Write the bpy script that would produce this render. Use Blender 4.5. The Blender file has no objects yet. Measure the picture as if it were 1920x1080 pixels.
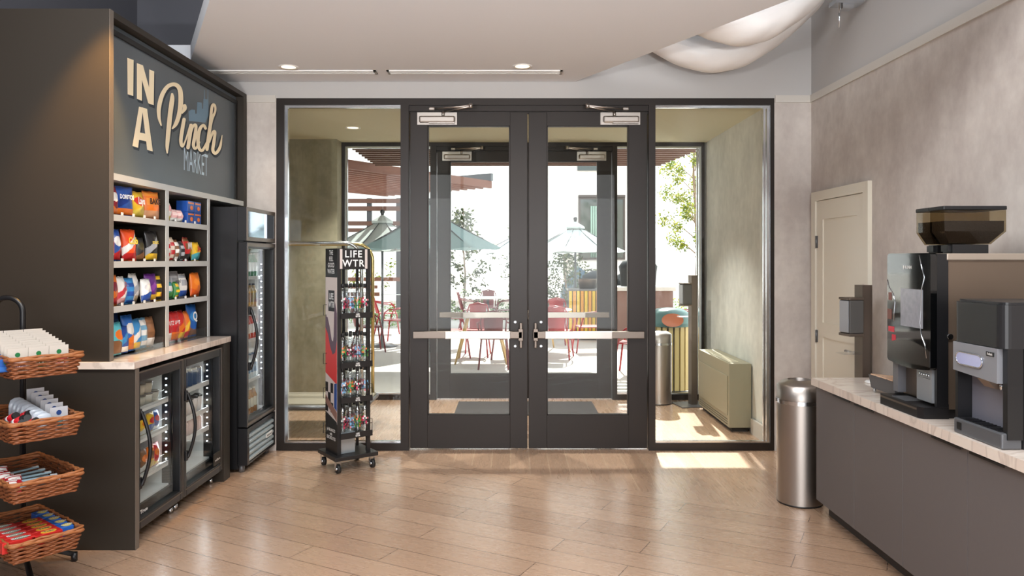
import bpy, bmesh, math, random
from mathutils import Vector, Matrix, noise
R = math.radians
PI = math.pi
rnd = random.Random(7)
S = bpy.context.scene
COL = S.collection

# ------------------------------------------------------------------ camera
EYE = 1.6; F = 1400.0; CX = 960.0; CY = 488.0
cam = bpy.data.cameras.new('camera'); camo = bpy.data.objects.new('camera', cam); COL.objects.link(camo)
camo.location = (0, 0, EYE); camo.rotation_euler = (R(90), 0, 0)
cam.sensor_width = 36; cam.sensor_fit = 'HORIZONTAL'; cam.lens = 36*F/1920; cam.shift_y = -(540-CY)/1920
cam.clip_start = .05; cam.clip_end = 400
S.camera = camo

# ------------------------------------------------------------------ world, sun, exposure
def lin(c):
    return tuple(((v/255)/12.92 if v/255 <= .04045 else ((v/255+.055)/1.055)**2.4) for v in c)
w = bpy.data.worlds.new('sky'); S.world = w; w.use_nodes = True
wn = w.node_tree; bg = wn.nodes['Background']
tc = wn.nodes.new('ShaderNodeTexCoord'); sp = wn.nodes.new('ShaderNodeSeparateXYZ')
rp = wn.nodes.new('ShaderNodeValToRGB'); wn.links.new(tc.outputs['Generated'], sp.inputs[0])
wn.links.new(sp.outputs['Z'], rp.inputs[0]); wn.links.new(rp.outputs[0], bg.inputs[0])
rp.color_ramp.elements[0].color = (.95, .96, .98, 1); rp.color_ramp.elements[1].color = (.78, .88, 1, 1)
bg.inputs[1].default_value = 3.2
SUN = bpy.data.lights.new('sun', 'SUN'); SUN.energy = 13; SUN.angle = R(.6); SUN.color = (1, .96, .9)
so = bpy.data.objects.new('sun', SUN); COL.objects.link(so); so.location = (1, 20, 15)
so.rotation_euler = Vector((-.10, -1, -1.0)).to_track_quat('-Z', 'Y').to_euler()
VS = S.view_settings; VS.view_transform = 'Standard'; VS.look = 'None'; VS.gamma = 1; VS.use_curve_mapping = False
VS.exposure = 0.0
S.cycles.use_denoising = True
S.cycles.max_bounces = 10; S.cycles.transparent_max_bounces = 24; S.cycles.caustics_reflective = False; S.cycles.caustics_refractive = False
S.cycles.sample_clamp_indirect = 6

def area(name, loc, rot, sx, sy, power, color=(1, 1, 1)):
    l = bpy.data.lights.new(name, 'AREA'); l.shape = 'RECTANGLE'; l.size = sx; l.size_y = sy; l.energy = power; l.color = color
    o = bpy.data.objects.new(name, l); COL.objects.link(o); o.location = loc; o.rotation_euler = rot
    return o
# added fill lamps, out of view behind and above the camera
area('rear_fill_light', (-.3, -3.9, 1.5), (R(98), 0, 0), 5.2, 3.0, 120, (.97, .98, 1))
for x in (-1.9, -.3, 1.3):
    area('overhead_fill_light', (x, 1.7, 4.15), (R(12), 0, 0), 1.3, 2.0, 160, (.97, .98, 1))

def spot(name, loc, aim, power, size, color, blend=1, soft=.08):
    l = bpy.data.lights.new(name, 'SPOT'); l.energy = power; l.spot_size = R(size); l.spot_blend = blend; l.color = color; l.shadow_soft_size = soft
    o = bpy.data.objects.new(name, l); COL.objects.link(o); o.location = loc; o.rotation_euler = (Vector(aim)-Vector(loc)).to_track_quat('-Z', 'Y').to_euler()
    return o
# unseen spots added to brighten the ceiling cloud; then the warm spot grazing the market's end panel
spot('cloud_fill_spot', (-1.5, .2, 1.9), (-.7, 5.0, 3.3), 330, 75, (.96, .98, 1), soft=.02); spot('cloud_fill_spot', (.9, .2, 1.9), (.0, 5.0, 3.3), 330, 75, (.96, .98, 1), soft=.02)
spot('warm_spot', (-2.02, 3.80, 3.3), (-2.30, 4.12, 2.35), 260, 40, (1, .55, .16), .8, .03)

# ------------------------------------------------------------------ materials
MC = {}
def mat(name, c=(200, 200, 200), rough=.5, metal=0, spec=.5, emit=0, alpha=1, coat=0, noisy=0, nscale=8, bump=0, bscale=60, trans=0):
    if name in MC: return MC[name]
    m = bpy.data.materials.new(name); m.use_nodes = True; nt = m.node_tree; b = nt.nodes['Principled BSDF']
    L = lin(c)
    b.inputs['Base Color'].default_value = (*L, 1); b.inputs['Roughness'].default_value = rough
    b.inputs['Metallic'].default_value = metal; b.inputs['Specular IOR Level'].default_value = spec
    b.inputs['Coat Weight'].default_value = coat
    if emit:
        b.inputs['Emission Color'].default_value = (*L, 1); b.inputs['Emission Strength'].default_value = emit
    g = None
    if noisy or bump:
        g = nt.nodes.new('ShaderNodeNewGeometry')
    if noisy:
        n = nt.nodes.new('ShaderNodeTexNoise'); n.inputs['Scale'].default_value = nscale; n.inputs['Detail'].default_value = 5
        nt.links.new(g.outputs['Position'], n.inputs['Vector'])
        mr = nt.nodes.new('ShaderNodeMapRange'); mr.inputs[3].default_value = 1-noisy; mr.inputs[4].default_value = 1+noisy
        nt.links.new(n.outputs[0], mr.inputs[0])
        mx = nt.nodes.new('ShaderNodeMix'); mx.data_type = 'RGBA'; mx.blend_type = 'MULTIPLY'; mx.inputs[0].default_value = 1
        mx.inputs[6].default_value = (*L, 1); nt.links.new(mr.outputs[0], mx.inputs[7]); nt.links.new(mx.outputs[2], b.inputs['Base Color'])
    if bump:
        n = nt.nodes.new('ShaderNodeTexNoise'); n.inputs['Scale'].default_value = bscale; n.inputs['Detail'].default_value = 3
        nt.links.new(g.outputs['Position'], n.inputs['Vector'])
        bp = nt.nodes.new('ShaderNodeBump'); bp.inputs['Strength'].default_value = bump; bp.inputs['Distance'].default_value = .004
        nt.links.new(n.outputs[0], bp.inputs['Height']); nt.links.new(bp.outputs[0], b.inputs['Normal'])
    MC[name] = m
    return m

def glassmat(name, tint=(.96, .97, .96), ior=1.45, rough=0.0, k=1.0):
    if name in MC: return MC[name]
    m = bpy.data.materials.new(name); m.use_nodes = True; nt = m.node_tree; nt.nodes.clear()
    o = nt.nodes.new('ShaderNodeOutputMaterial'); t = nt.nodes.new('ShaderNodeBsdfTransparent'); t.inputs[0].default_value = (*tint, 1)
    gl = nt.nodes.new('ShaderNodeBsdfGlossy'); gl.inputs['Roughness'].default_value = rough
    gg = nt.nodes.new('ShaderNodeNewGeometry'); dt = nt.nodes.new('ShaderNodeVectorMath'); dt.operation = 'DOT_PRODUCT'
    nt.links.new(gg.outputs['Incoming'], dt.inputs[0]); nt.links.new(gg.outputs['Normal'], dt.inputs[1])
    def mth(op, a, c=None):
        q = nt.nodes.new('ShaderNodeMath'); q.operation = op; q.use_clamp = op != 'ABSOLUTE'
        for i, v in enumerate((a, c)):
            if v is None: continue
            if isinstance(v, (int, float)): q.inputs[i].default_value = v
            else: nt.links.new(v, q.inputs[i])
        return q.outputs[0]
    f0 = ((ior-1)/(ior+1))**2   # Schlick reflectance, the same on both faces of the pane
    pw = mth('POWER', mth('SUBTRACT', 1.0, mth('ABSOLUTE', dt.outputs['Value'])), 5.0)
    mt = nt.nodes.new('ShaderNodeMath'); mt.operation = 'MULTIPLY_ADD'; mt.inputs[1].default_value = (1-f0)*k; mt.inputs[2].default_value = f0*k; mt.use_clamp = True
    nt.links.new(pw, mt.inputs[0])
    mx = nt.nodes.new('ShaderNodeMixShader'); nt.links.new(mt.outputs[0], mx.inputs[0])
    nt.links.new(t.outputs[0], mx.inputs[1]); nt.links.new(gl.outputs[0], mx.inputs[2]); nt.links.new(mx.outputs[0], o.inputs[0])
    MC[name] = m
    return m

def wallpaper(name, c1, c2):
    m = bpy.data.materials.new(name); m.use_nodes = True; nt = m.node_tree; b = nt.nodes['Principled BSDF']
    b.inputs['Roughness'].default_value = .75; b.inputs['Specular IOR Level'].default_value = .25
    g = nt.nodes.new('ShaderNodeNewGeometry'); mp = nt.nodes.new('ShaderNodeMapping'); mp.inputs['Scale'].default_value = (1, 1, .55)
    nt.links.new(g.outputs['Position'], mp.inputs['Vector'])
    n1 = nt.nodes.new('ShaderNodeTexNoise'); n1.inputs['Scale'].default_value = 3.6; n1.inputs['Detail'].default_value = 9; n1.inputs['Roughness'].default_value = .68
    nt.links.new(mp.outputs[0], n1.inputs['Vector'])
    n2 = nt.nodes.new('ShaderNodeTexNoise'); n2.inputs['Scale'].default_value = 14; n2.inputs['Detail'].default_value = 4
    nt.links.new(g.outputs['Position'], n2.inputs['Vector'])
    ad = nt.nodes.new('ShaderNodeMath'); ad.operation = 'MULTIPLY_ADD'; ad.inputs[1].default_value = .35; nt.links.new(n2.outputs[0], ad.inputs[0]); nt.links.new(n1.outputs[0], ad.inputs[2])
    r = nt.nodes.new('ShaderNodeValToRGB'); nt.links.new(ad.outputs[0], r.inputs[0])
    r.color_ramp.elements[0].position = .5; r.color_ramp.elements[0].color = (*lin(c1), 1)
    r.color_ramp.elements[1].position = .86; r.color_ramp.elements[1].color = (*lin(c2), 1)
    nt.links.new(r.outputs[0], b.inputs['Base Color'])
    return m

def floormat():
    m = bpy.data.materials.new('wood_look_planks'); m.use_nodes = True; nt = m.node_tree; b = nt.nodes['Principled BSDF']
    N = nt.nodes.new; LK = nt.links.new
    g = N('ShaderNodeNewGeometry')
    def zone(ang, rowh, bw, off, seam):
        mp = N('ShaderNodeMapping'); mp.inputs['Rotation'].default_value = (0, 0, ang); mp.inputs['Location'].default_value = off
        LK(g.outputs['Position'], mp.inputs['Vector'])
        br = N('ShaderNodeTexBrick'); br.offset = .37; br.offset_frequency = 2; br.squash = 1
        br.inputs['Scale'].default_value = 1; br.inputs['Brick Width'].default_value = bw; br.inputs['Row Height'].default_value = rowh
        br.inputs['Mortar Size'].default_value = .0028; br.inputs['Mortar Smooth'].default_value = .2; br.inputs['Bias'].default_value = 0
        br.inputs['Color1'].default_value = (*lin((174, 141, 115)), 1); br.inputs['Color2'].default_value = (*lin((191, 158, 131)), 1)
        br.inputs['Mortar'].default_value = (*lin(seam), 1)
        LK(mp.outputs[0], br.inputs['Vector'])
        gm = N('ShaderNodeMapping'); gm.inputs['Scale'].default_value = (1.1, 9, 1); LK(mp.outputs[0], gm.inputs['Vector'])
        gn = N('ShaderNodeTexNoise'); gn.inputs['Scale'].default_value = 3; gn.inputs['Detail'].default_value = 8; gn.inputs['Roughness'].default_value = .65
        LK(gm.outputs[0], gn.inputs['Vector'])
        return br, gn
    a, ga = zone(R(28), .19, 1.2, (.1, .06, 0), (112, 86, 68)); c, gc = zone(R(-90), .15, 1.2, (.3, -.012, 0), (206, 178, 148))
    s = N('ShaderNodeSeparateXYZ'); LK(g.outputs['Position'], s.inputs[0])
    m1 = N('ShaderNodeMath'); m1.operation = 'MULTIPLY'; m1.inputs[1].default_value = .469; LK(s.outputs['X'], m1.inputs[0])
    m2 = N('ShaderNodeMath'); m2.operation = 'MULTIPLY_ADD'; m2.inputs[1].default_value = .883; LK(s.outputs['Y'], m2.inputs[0]); LK(m1.outputs[0], m2.inputs[2])
    m3 = N('ShaderNodeMath'); m3.operation = 'GREATER_THAN'; m3.inputs[1].default_value = 4.99; LK(m2.outputs[0], m3.inputs[0])
    mx = N('ShaderNodeMix'); mx.data_type = 'RGBA'; LK(m3.outputs[0], mx.inputs[0]); LK(a.outputs['Color'], mx.inputs[6]); LK(c.outputs['Color'], mx.inputs[7])
    mg = N('ShaderNodeMix'); mg.data_type = 'FLOAT'; LK(m3.outputs[0], mg.inputs[0]); LK(ga.outputs[0], mg.inputs[2]); LK(gc.outputs[0], mg.inputs[3])
    mr = N('ShaderNodeMapRange'); mr.inputs[1].default_value = .25; mr.inputs[2].default_value = .75; mr.inputs[3].default_value = .95; mr.inputs[4].default_value = 1.04
    LK(mg.outputs[0], mr.inputs[0])
    mm = N('ShaderNodeMix'); mm.data_type = 'RGBA'; mm.blend_type = 'MULTIPLY'; mm.inputs[0].default_value = 1
    LK(mx.outputs[2], mm.inputs[6]); LK(mr.outputs[0], mm.inputs[7]); LK(mm.outputs[2], b.inputs['Base Color'])
    rr = N('ShaderNodeMapRange'); rr.inputs[3].default_value = .25; rr.inputs[4].default_value = .30; LK(mg.outputs[0], rr.inputs[0]); LK(rr.outputs[0], b.inputs['Roughness'])
    b.inputs['Specular IOR Level'].default_value = 1.0; b.inputs['Coat Weight'].default_value = .6; b.inputs['Coat Roughness'].default_value = .24
    return m

def marblemat():
    m = bpy.data.materials.new('marble_quartz'); m.use_nodes = True; nt = m.node_tree; b = nt.nodes['Principled BSDF']
    g = nt.nodes.new('ShaderNodeNewGeometry'); mp = nt.nodes.new('ShaderNodeMapping'); mp.inputs['Rotation'].default_value = (0, .4, .6); mp.inputs['Scale'].default_value = (1, 3.2, 1)
    nt.links.new(g.outputs['Position'], mp.inputs['Vector'])
    n = nt.nodes.new('ShaderNodeTexNoise'); n.inputs['Scale'].default_value = 1.6; n.inputs['Detail'].default_value = 8; n.inputs['Distortion'].default_value = 1.2
    nt.links.new(mp.outputs[0], n.inputs['Vector'])
    r = nt.nodes.new('ShaderNodeValToRGB'); nt.links.new(n.outputs[0], r.inputs[0]); e = r.color_ramp.elements
    e[0].position = .46; e[0].color = (*lin((226, 214, 202)), 1); e[1].position = .54; e[1].color = (*lin((222, 208, 196)), 1)
    k = e.new(.50); k.color = (*lin((202, 188, 176)), 1)
    nt.links.new(r.outputs[0], b.inputs['Base Color']); b.inputs['Roughness'].default_value = .12
    return m

def wickermat():
    m = mat('wicker', (138, 80, 44), .5, noisy=.35, nscale=70, bump=.4, bscale=220)
    return m

FLOOR = floormat(); MARBLE = marblemat(); WICKER = wickermat()
PAPER = wallpaper('mottled_wallpaper', (182, 173, 167), (206, 199, 192))
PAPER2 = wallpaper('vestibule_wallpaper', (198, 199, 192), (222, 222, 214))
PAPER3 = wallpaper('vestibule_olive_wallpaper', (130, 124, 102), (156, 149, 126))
PAINT = mat('gray_paint', (186, 184, 182), .7, spec=.3)
DARKPAINT_SHADE = mat('slate_paint_and_shade', (92, 92, 98), .7, spec=.3)  # dark gray paint, also used as painted shade on the back wall
CEIL = mat('ceiling_white', (228, 230, 234), .8, spec=.2, bump=.05, bscale=150)
VCEIL = mat('vestibule_ceiling_paint', (208, 206, 180), .8, spec=.2)
TRIM = mat('trim_beige', (202, 197, 189), .5)
BRONZE = mat('bronze_aluminium', (38, 31, 27), .42, metal=.25, spec=.4)
CHROME = mat('polished_metal', (215, 218, 222), .18, metal=1)
STEEL = mat('brushed_steel', (180, 172, 165), .36, metal=1, noisy=.05, nscale=3)
SATIN = mat('satin_aluminium', (128, 117, 108), .45, metal=.9)
GRAYM = mat('gray_metal', (120, 120, 122), .4, metal=.6)
PANE = glassmat('clear_glass', (.965, .975, .96), 1.45, k=.45)
CGLASS = glassmat('cooler_glass', (.93, .95, .95), 1.3, k=.8)
CLEAR = glassmat('clear_plastic', (.97, .98, .985), 1.4)
BOTTLE = glassmat('bottle_plastic', (.93, .95, .96), 1.6, rough=.05, k=1.7)
SMOKE = glassmat('smoked_plastic', (.66, .60, .48), 1.5)
BLACK = mat('black_satin', (22, 22, 24), .35)
BLACKM = mat('black_matte', (30, 30, 30), .6)
GLOSSB = mat('black_gloss', (7, 8, 9), .06, coat=.5)
LAMIN = mat('brown_laminate', (46, 40, 33), .5, noisy=.05, nscale=40, spec=.35)
LAMEDGE = mat('laminate_edge', (104, 95, 86), .45)
SHELFG = mat('gray_shelf', (196, 198, 196), .45)
CABG = mat('gray_cabinet', (100, 95, 94), .5, noisy=.03, nscale=60, spec=.4)
SLATE = mat('slate_sign', (84, 93, 100), .32, noisy=.06, nscale=6)
CREAM = mat('cream_lettering', (252, 236, 202), .5)
NAVY = mat('navy_lettering', (34, 46, 58), .5)
BLUEL = mat('blue_lettering', (108, 138, 160), .5)
ICEL = mat('ice_blue_lettering', (190, 212, 228), .4)
WHITE = mat('white_plastic', (236, 236, 234), .4)
LINER = mat('white_liner', (228, 230, 228), .45)
RED = mat('red_paint', (158, 16, 30), .35)
MAROON = mat('maroon_paint', (118, 30, 36), .4)
LEDM = mat('led_strip', (235, 245, 255), .4, emit=7)
WARM = mat('warm_lamp', (255, 226, 180), .4, emit=3.0)

# ------------------------------------------------------------------ mesh builder
def T(x, y, z): return Matrix.Translation((x, y, z))
def RZ(a): return Matrix.Rotation(a, 4, 'Z')
def RX(a): return Matrix.Rotation(a, 4, 'X')
def RY(a): return Matrix.Rotation(a, 4, 'Y')
def SC(x, y, z): return Matrix.Diagonal((x, y, z, 1))

class MB:
    def __init__(s): s.bm = bmesh.new()
    def _add(s, vs, fs, mi=0, M=None, smooth=False):
        if M is not None: vs = [M @ Vector(v) for v in vs]
        bv = [s.bm.verts.new(v) for v in vs]
        for f in fs:
            try: fc = s.bm.faces.new([bv[i] for i in f]); fc.material_index = mi; fc.smooth = smooth
            except ValueError: pass
        return bv
    def box(s, a, b, mi=0, M=None, bev=0):
        x0, y0, z0 = [min(p, q) for p, q in zip(a, b)]; x1, y1, z1 = [max(p, q) for p, q in zip(a, b)]
        if bev:
            bev = min(bev, (x1-x0)*.45, (y1-y0)*.45, (z1-z0)*.45)
            tmp = bmesh.new(); bmesh.ops.create_cube(tmp, size=1)
            for v in tmp.verts:
                v.co = Vector(((x0+x1)/2+v.co.x*(x1-x0), (y0+y1)/2+v.co.y*(y1-y0), (z0+z1)/2+v.co.z*(z1-z0)))
            bmesh.ops.bevel(tmp, geom=list(tmp.edges)+list(tmp.verts), offset=bev, segments=2, affect='EDGES', profile=.5)
            tmp.verts.index_update()
            s._add([v.co.copy() for v in tmp.verts], [[v.index for v in f.verts] for f in tmp.faces], mi, M); tmp.free()
            return s
        vs = [(x0,y0,z0),(x1,y0,z0),(x1,y1,z0),(x0,y1,z0),(x0,y0,z1),(x1,y0,z1),(x1,y1,z1),(x0,y1,z1)]
        s._add(vs, [(3,2,1,0),(4,5,6,7),(0,1,5,4),(1,2,6,5),(2,3,7,6),(3,0,4,7)], mi, M)
        return s
    def prism(s, poly, a0, a1, axis='z', mi=0, M=None):
        # poly: 2D points; axis x -> (y,z), y -> (x,z), z -> (x,y)
        def P(p, a):
            return {'z': (p[0], p[1], a), 'x': (a, p[0], p[1]), 'y': (p[0], a, p[1])}[axis]
        n = len(poly)
        vs = [P(p, a0) for p in poly]+[P(p, a1) for p in poly]
        fs = [list(range(n))[::-1], list(range(n, 2*n))]+[(i, (i+1) % n, n+(i+1) % n, n+i) for i in range(n)]
        s._add(vs, fs, mi, M)
        return s
    def lathe(s, prof, c=(0, 0, 0), n=20, M=None, mi=0, mis=None, smooth=True, cap=True):
        vs = []; fs = []
        for r, z in prof:
            for i in range(n):
                a = 2*PI*i/n; vs.append((c[0]+r*math.cos(a), c[1]+r*math.sin(a), c[2]+z))
        bv = [s.bm.verts.new(M @ Vector(v) if M is not None else v) for v in vs]
        for k in range(len(prof)-1):
            for i in range(n):
                try:
                    f = s.bm.faces.new([bv[k*n+i], bv[k*n+(i+1) % n], bv[(k+1)*n+(i+1) % n], bv[(k+1)*n+i]])
                    f.material_index = mis[k] if mis else mi; f.smooth = smooth
                except ValueError: pass
        if cap:
            for k, rv in ((0, True), (len(prof)-1, False)):
                if prof[k][0] > 1e-4:
                    l = bv[k*n:(k+1)*n]; l = l[::-1] if rv else l
                    f = s.bm.faces.new(l); f.material_index = (mis[min(k, len(prof)-2)] if mis else mi)
        return s
    def cyl(s, p0, p1, r, r1=None, n=12, mi=0, M=None):
        return s.tube([p0, p1], r, n=n, mi=mi, M=M, r1=r1)
    def tube(s, pts, r, n=8, mi=0, M=None, closed=False, r1=None):
        pts = [Vector(p) for p in pts]; m = len(pts); rings = []
        up = None
        for i, p in enumerate(pts):
            if closed: t = pts[(i+1) % m]-pts[i-1]
            else: t = pts[min(i+1, m-1)]-pts[max(i-1, 0)]
            if t.length < 1e-9: t = Vector((0, 0, 1))
            t.normalize()
            if up is None:
                up = t.orthogonal()
            u = up-t*up.dot(t)
            if u.length < 1e-4: u = t.orthogonal()
            u.normalize(); up = u; v = t.cross(u)
            rr = r if r1 is None else r+(r1-r)*i/max(m-1, 1)
            if isinstance(r, (list, tuple)): rr = r[i]
            rings.append([p+(u*math.cos(2*PI*k/n)+v*math.sin(2*PI*k/n))*rr for k in range(n)])
        bv = [[s.bm.verts.new(M @ q if M is not None else q) for q in rg] for rg in rings]
        rng = range(m) if closed else range(m-1)
        for i in rng:
            j = (i+1) % m
            for k in range(n):
                f = s.bm.faces.new([bv[i][k], bv[i][(k+1) % n], bv[j][(k+1) % n], bv[j][k]]); f.material_index = mi; f.smooth = True
        if not closed:
            f = s.bm.faces.new(bv[0][::-1]); f.material_index = mi
            f = s.bm.faces.new(bv[-1]); f.material_index = mi
        return s
    def sphere(s, c, r, mi=0, M=None, n=12, sz=1):
        pr = [(max(r*math.sin(PI*k/8), 1e-5), -r*sz*math.cos(PI*k/8)) for k in range(9)]
        return s.lathe(pr, c, n, M, mi, cap=False)
    def text(s, st, M, mi=0, off=0, ext=.002, align='CENTER', spacing=1):
        cu = bpy.data.curves.new('t', 'FONT'); cu.body = st; cu.size = 1; cu.align_x = align; cu.align_y = 'CENTER'
        cu.offset = off; cu.extrude = 0; cu.resolution_u = 3; cu.space_character = spacing; cu.space_line = .95
        o = bpy.data.objects.new('t', cu); COL.objects.link(o)
        dg = bpy.context.evaluated_depsgraph_get(); me = o.evaluated_get(dg).to_mesh()
        base = len(s.bm.verts)
        vs = [v.co.copy() for v in me.vertices]; fs = [list(p.vertices) for p in me.polygons]
        o.evaluated_get(dg).to_mesh_clear(); bpy.data.objects.remove(o); bpy.data.curves.remove(cu)
        s._add(vs, fs, mi, M)
        return s
    def grid(s, fn, nu, nv, mi=0, mif=None, smooth=True, M=None):
        vs = [[s.bm.verts.new((M @ Vector(fn(i/nu, j/nv))) if M is not None else fn(i/nu, j/nv)) for j in range(nv+1)] for i in range(nu+1)]
        for i in range(nu):
            for j in range(nv):
                f = s.bm.faces.new([vs[i][j], vs[i+1][j], vs[i+1][j+1], vs[i][j+1]]); f.smooth = smooth
                f.material_index = mif((i+.5)/nu, (j+.5)/nv) if mif else mi
        return s
    def mesh(s, name, mats, weld=False):
        if weld: bmesh.ops.remove_doubles(s.bm, verts=s.bm.verts, dist=1e-5)
        me = bpy.data.meshes.new(name); s.bm.to_mesh(me); s.bm.free()
        for m in (mats if isinstance(mats, (list, tuple)) else [mats]): me.materials.append(m)
        return me

PINV = {}
def new(name, data, parent=None):
    o = bpy.data.objects.new(name, data); COL.objects.link(o)
    if parent is not None:
        o.parent = parent
        if parent in PINV: o.matrix_parent_inverse = PINV[parent]
    return o
def tagit(o, label=None, cat=None, group=None, kind=None):
    for k, v in (('label', label), ('category', cat), ('group', group), ('kind', kind)):
        if v: o[k] = v
    return o
def thing(name, label, cat, loc=(0, 0, 0), rz=0, group=None, world=False):
    o = new(name, None); o.location = loc; o.rotation_euler = (0, 0, rz); o.empty_display_size = .1
    tagit(o, label, cat, group)
    if world: PINV[o] = (T(*loc) @ RZ(rz)).inverted()
    return o
def part(name, mb, mats, parent, label=None, weld=False):
    o = new(name, mb.mesh(name, mats, weld), parent)
    if label: o['label'] = label
    return o
def solo(name, mb, mats, label, cat, group=None, loc=(0, 0, 0), rz=0, kind=None):
    o = new(name, mb.mesh(name, mats)); o.location = loc; o.rotation_euler = (0, 0, rz)
    return tagit(o, label, cat, group, kind)
def struct(name, mb, mats, parent=None):
    o = new(name, mb.mesh(name, mats), parent)
    if parent is None: o['kind'] = 'structure'
    return o
def kids(o): return [c for c in bpy.data.objects if c.parent == o]
KC = {}
def dup(root, loc, rz=0, label=None, group=None):
    if root not in KC: KC[root] = [(c, [g for g in kids(c)]) for c in kids(root)]
    r = root.copy(); COL.objects.link(r); r.location = loc; r.rotation_euler = (0, 0, rz)
    if label: r['label'] = label
    if group: r['group'] = group
    for c, gs in KC[root]:
        cc = c.copy(); COL.objects.link(cc); cc.parent = r
        for g in gs:
            gg = g.copy(); COL.objects.link(gg); gg.parent = cc
    return r
class Pool:
    """first use places the prototype itself, later uses are copies"""
    def __init__(s, proto): s.p = proto; s.used = False
    def put(s, loc, rz=0, label=None, group=None):
        if not s.used:
            s.used = True; o = s.p
            if o not in KC: KC[o] = [(c, [g for g in kids(c)]) for c in kids(o)]
            o.location = loc; o.rotation_euler = (0, 0, rz)
            if label: o['label'] = label
            if group: o['group'] = group
            return o
        return dup(s.p, loc, rz, label, group)
def at(px, py, Y): return ((px-CX)/F*Y, Y, EYE-(py-CY)/F*Y)
ORD = ['first', 'second', 'third', 'fourth', 'fifth', 'sixth', 'seventh', 'eighth', 'ninth', 'tenth', 'eleventh', 'twelfth']

# ================================================================== SETTING
YB = 6.275           # inner storefront plane
YO = 8.55            # outer storefront plane
b = MB(); b.box((-3.3, -4, -.12), (2.75, YO+.1, 0)); struct('floor', b, FLOOR)
b = MB(); b.box((-60, YO+.1, -.14), (60, 90, -.012)); gnd = struct('patio_ground', b, mat('patio_concrete', (190, 184, 178), .8, noisy=.06, nscale=2, bump=.1, bscale=90))
b = MB(); b.box((-3.3, -4, 4.2), (2.75, 6.6, 4.35)); struct('ceiling', b, DARKPAINT_SHADE)
# dropped white ceiling cloud, wedge shaped in plan
b = MB()
cl = [(-2.42, 5.62), (-1.2, 3.25), (2.17, 3.25), (.528, 6.27), (-2.75, 6.27), (-2.75, 5.62)]
b.prism(cl, 3.1, 3.22); struct('ceiling', b, CEIL)
# back wall round the storefront
b = MB(); b.box((-3.3, YB, 2.9625), (2.75, YB+.15, 3.1)); b.box((-1.6, YB, 3.1), (2.75, YB+.15, 4.2)); struct('wall_back', b, PAINT)
b = MB(); b.box((-3.3, YB, 3.1), (-1.6, YB+.15, 4.2)); struct('wall_back', b, DARKPAINT_SHADE)  # unlit wall above the cabinet: its shade is put into the darker colour
b = MB(); b.box((-3.3, YB, 0), (-1.981, YB+.15, 2.9625)); struct('wall_back', b, PAPER)
b = MB(); b.box((2.205, YB, 0), (2.75, YB+.15, 2.9625)); struct('wall_back', b, PAPER)
b = MB(); b.box((-2.6, YB-.012, 2.925), (-1.985, YB, 2.985)); struct('trim_1', b, TRIM)
b = MB(); b.box((2.209, YB-.012, 2.925), (2.515, YB, 2.985)); struct('trim_2', b, TRIM)
b = MB(); b.box((2.209, YB-.012, 0), (2.515, YB, .13)); struct('baseboard_back', b, TRIM)
# right wall: wallpaper below a trim rail, gray paint above; it runs very slightly outwards towards the camera
def rx(y): return 2.515+(YB-y)*.0129
def rwall(name, z0, z1, x_in, th, m, y0=-4, y1=YB):
    b = MB(); b.prism([(rx(y0)+x_in, y0), (rx(y0)+x_in+th, y0), (rx(y1)+x_in+th, y1), (rx(y1)+x_in, y1)], z0, z1); return struct(name, b, m)
rwall('wall_right', 0, 2.93, 0, .2, PAPER)
rwall('wall_right', 2.93, 4.2, 0, .2, PAINT)
rwall('trim_3', 2.925, 2.985, -.014, .013, TRIM, y1=YB-.013)
rwall('baseboard_right', 0, .13, -.012, .012, TRIM, y0=-4, y1=5.24)
b = MB(); b.box((-3.3, -4, 0), (-3.15, YB, 4.2)); struct('wall_left', b, DARKPAINT_SHADE)
# rear of the lobby (behind the camera): piers either side of its wide glazing
b = MB(); b.box((-3.3, -4.15, 0), (-2.9, -4, 4.2)); b.box((2.35, -4.15, 0), (2.85, -4, 4.2)); b.box((-2.9, -4.15, 3.6), (2.35, -4, 4.2)); struct('wall_rear', b, PAINT)
b = MB()
for x in (-2.88, -1.15, .6, 2.3): b.box((x, -4.12, 0), (x+.06, -4.04, 3.6))
b.box((-2.9, -4.12, 0), (2.35, -4.04, .08)); b.box((-2.9, -4.12, 3.52), (2.35, -4.04, 3.6))
struct('window_1', b, BRONZE)
# vestibule
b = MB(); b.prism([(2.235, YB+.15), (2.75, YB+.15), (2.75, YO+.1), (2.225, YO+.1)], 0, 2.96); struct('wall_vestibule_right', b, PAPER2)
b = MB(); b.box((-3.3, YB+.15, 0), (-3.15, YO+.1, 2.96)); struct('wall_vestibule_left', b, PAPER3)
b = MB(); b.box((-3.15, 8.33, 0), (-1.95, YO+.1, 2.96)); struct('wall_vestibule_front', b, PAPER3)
b = MB(); b.box((-3.3, YB+.15, 2.95), (2.75, YO+.1, 3.1)); struct('ceiling', b, VCEIL)
b = MB(); b.box((2.205, YB+.16, 0), (2.228, 6.9, .14)); struct('baseboard_vestibule', b, TRIM)
# the building above the entrance
b = MB(); b.box((-3.6, 6.6, 3.1), (3.0, YO+.2, 4.6)); b.box((-9, YO-.1, 0), (-1.95-1.2, YO+.2, 4.6)); b.box((2.75, YO-.1, 0), (9, YO+.2, 4.6)); struct('wall_facade', b, mat('facade_stucco', (198, 192, 184), .8))

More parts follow.
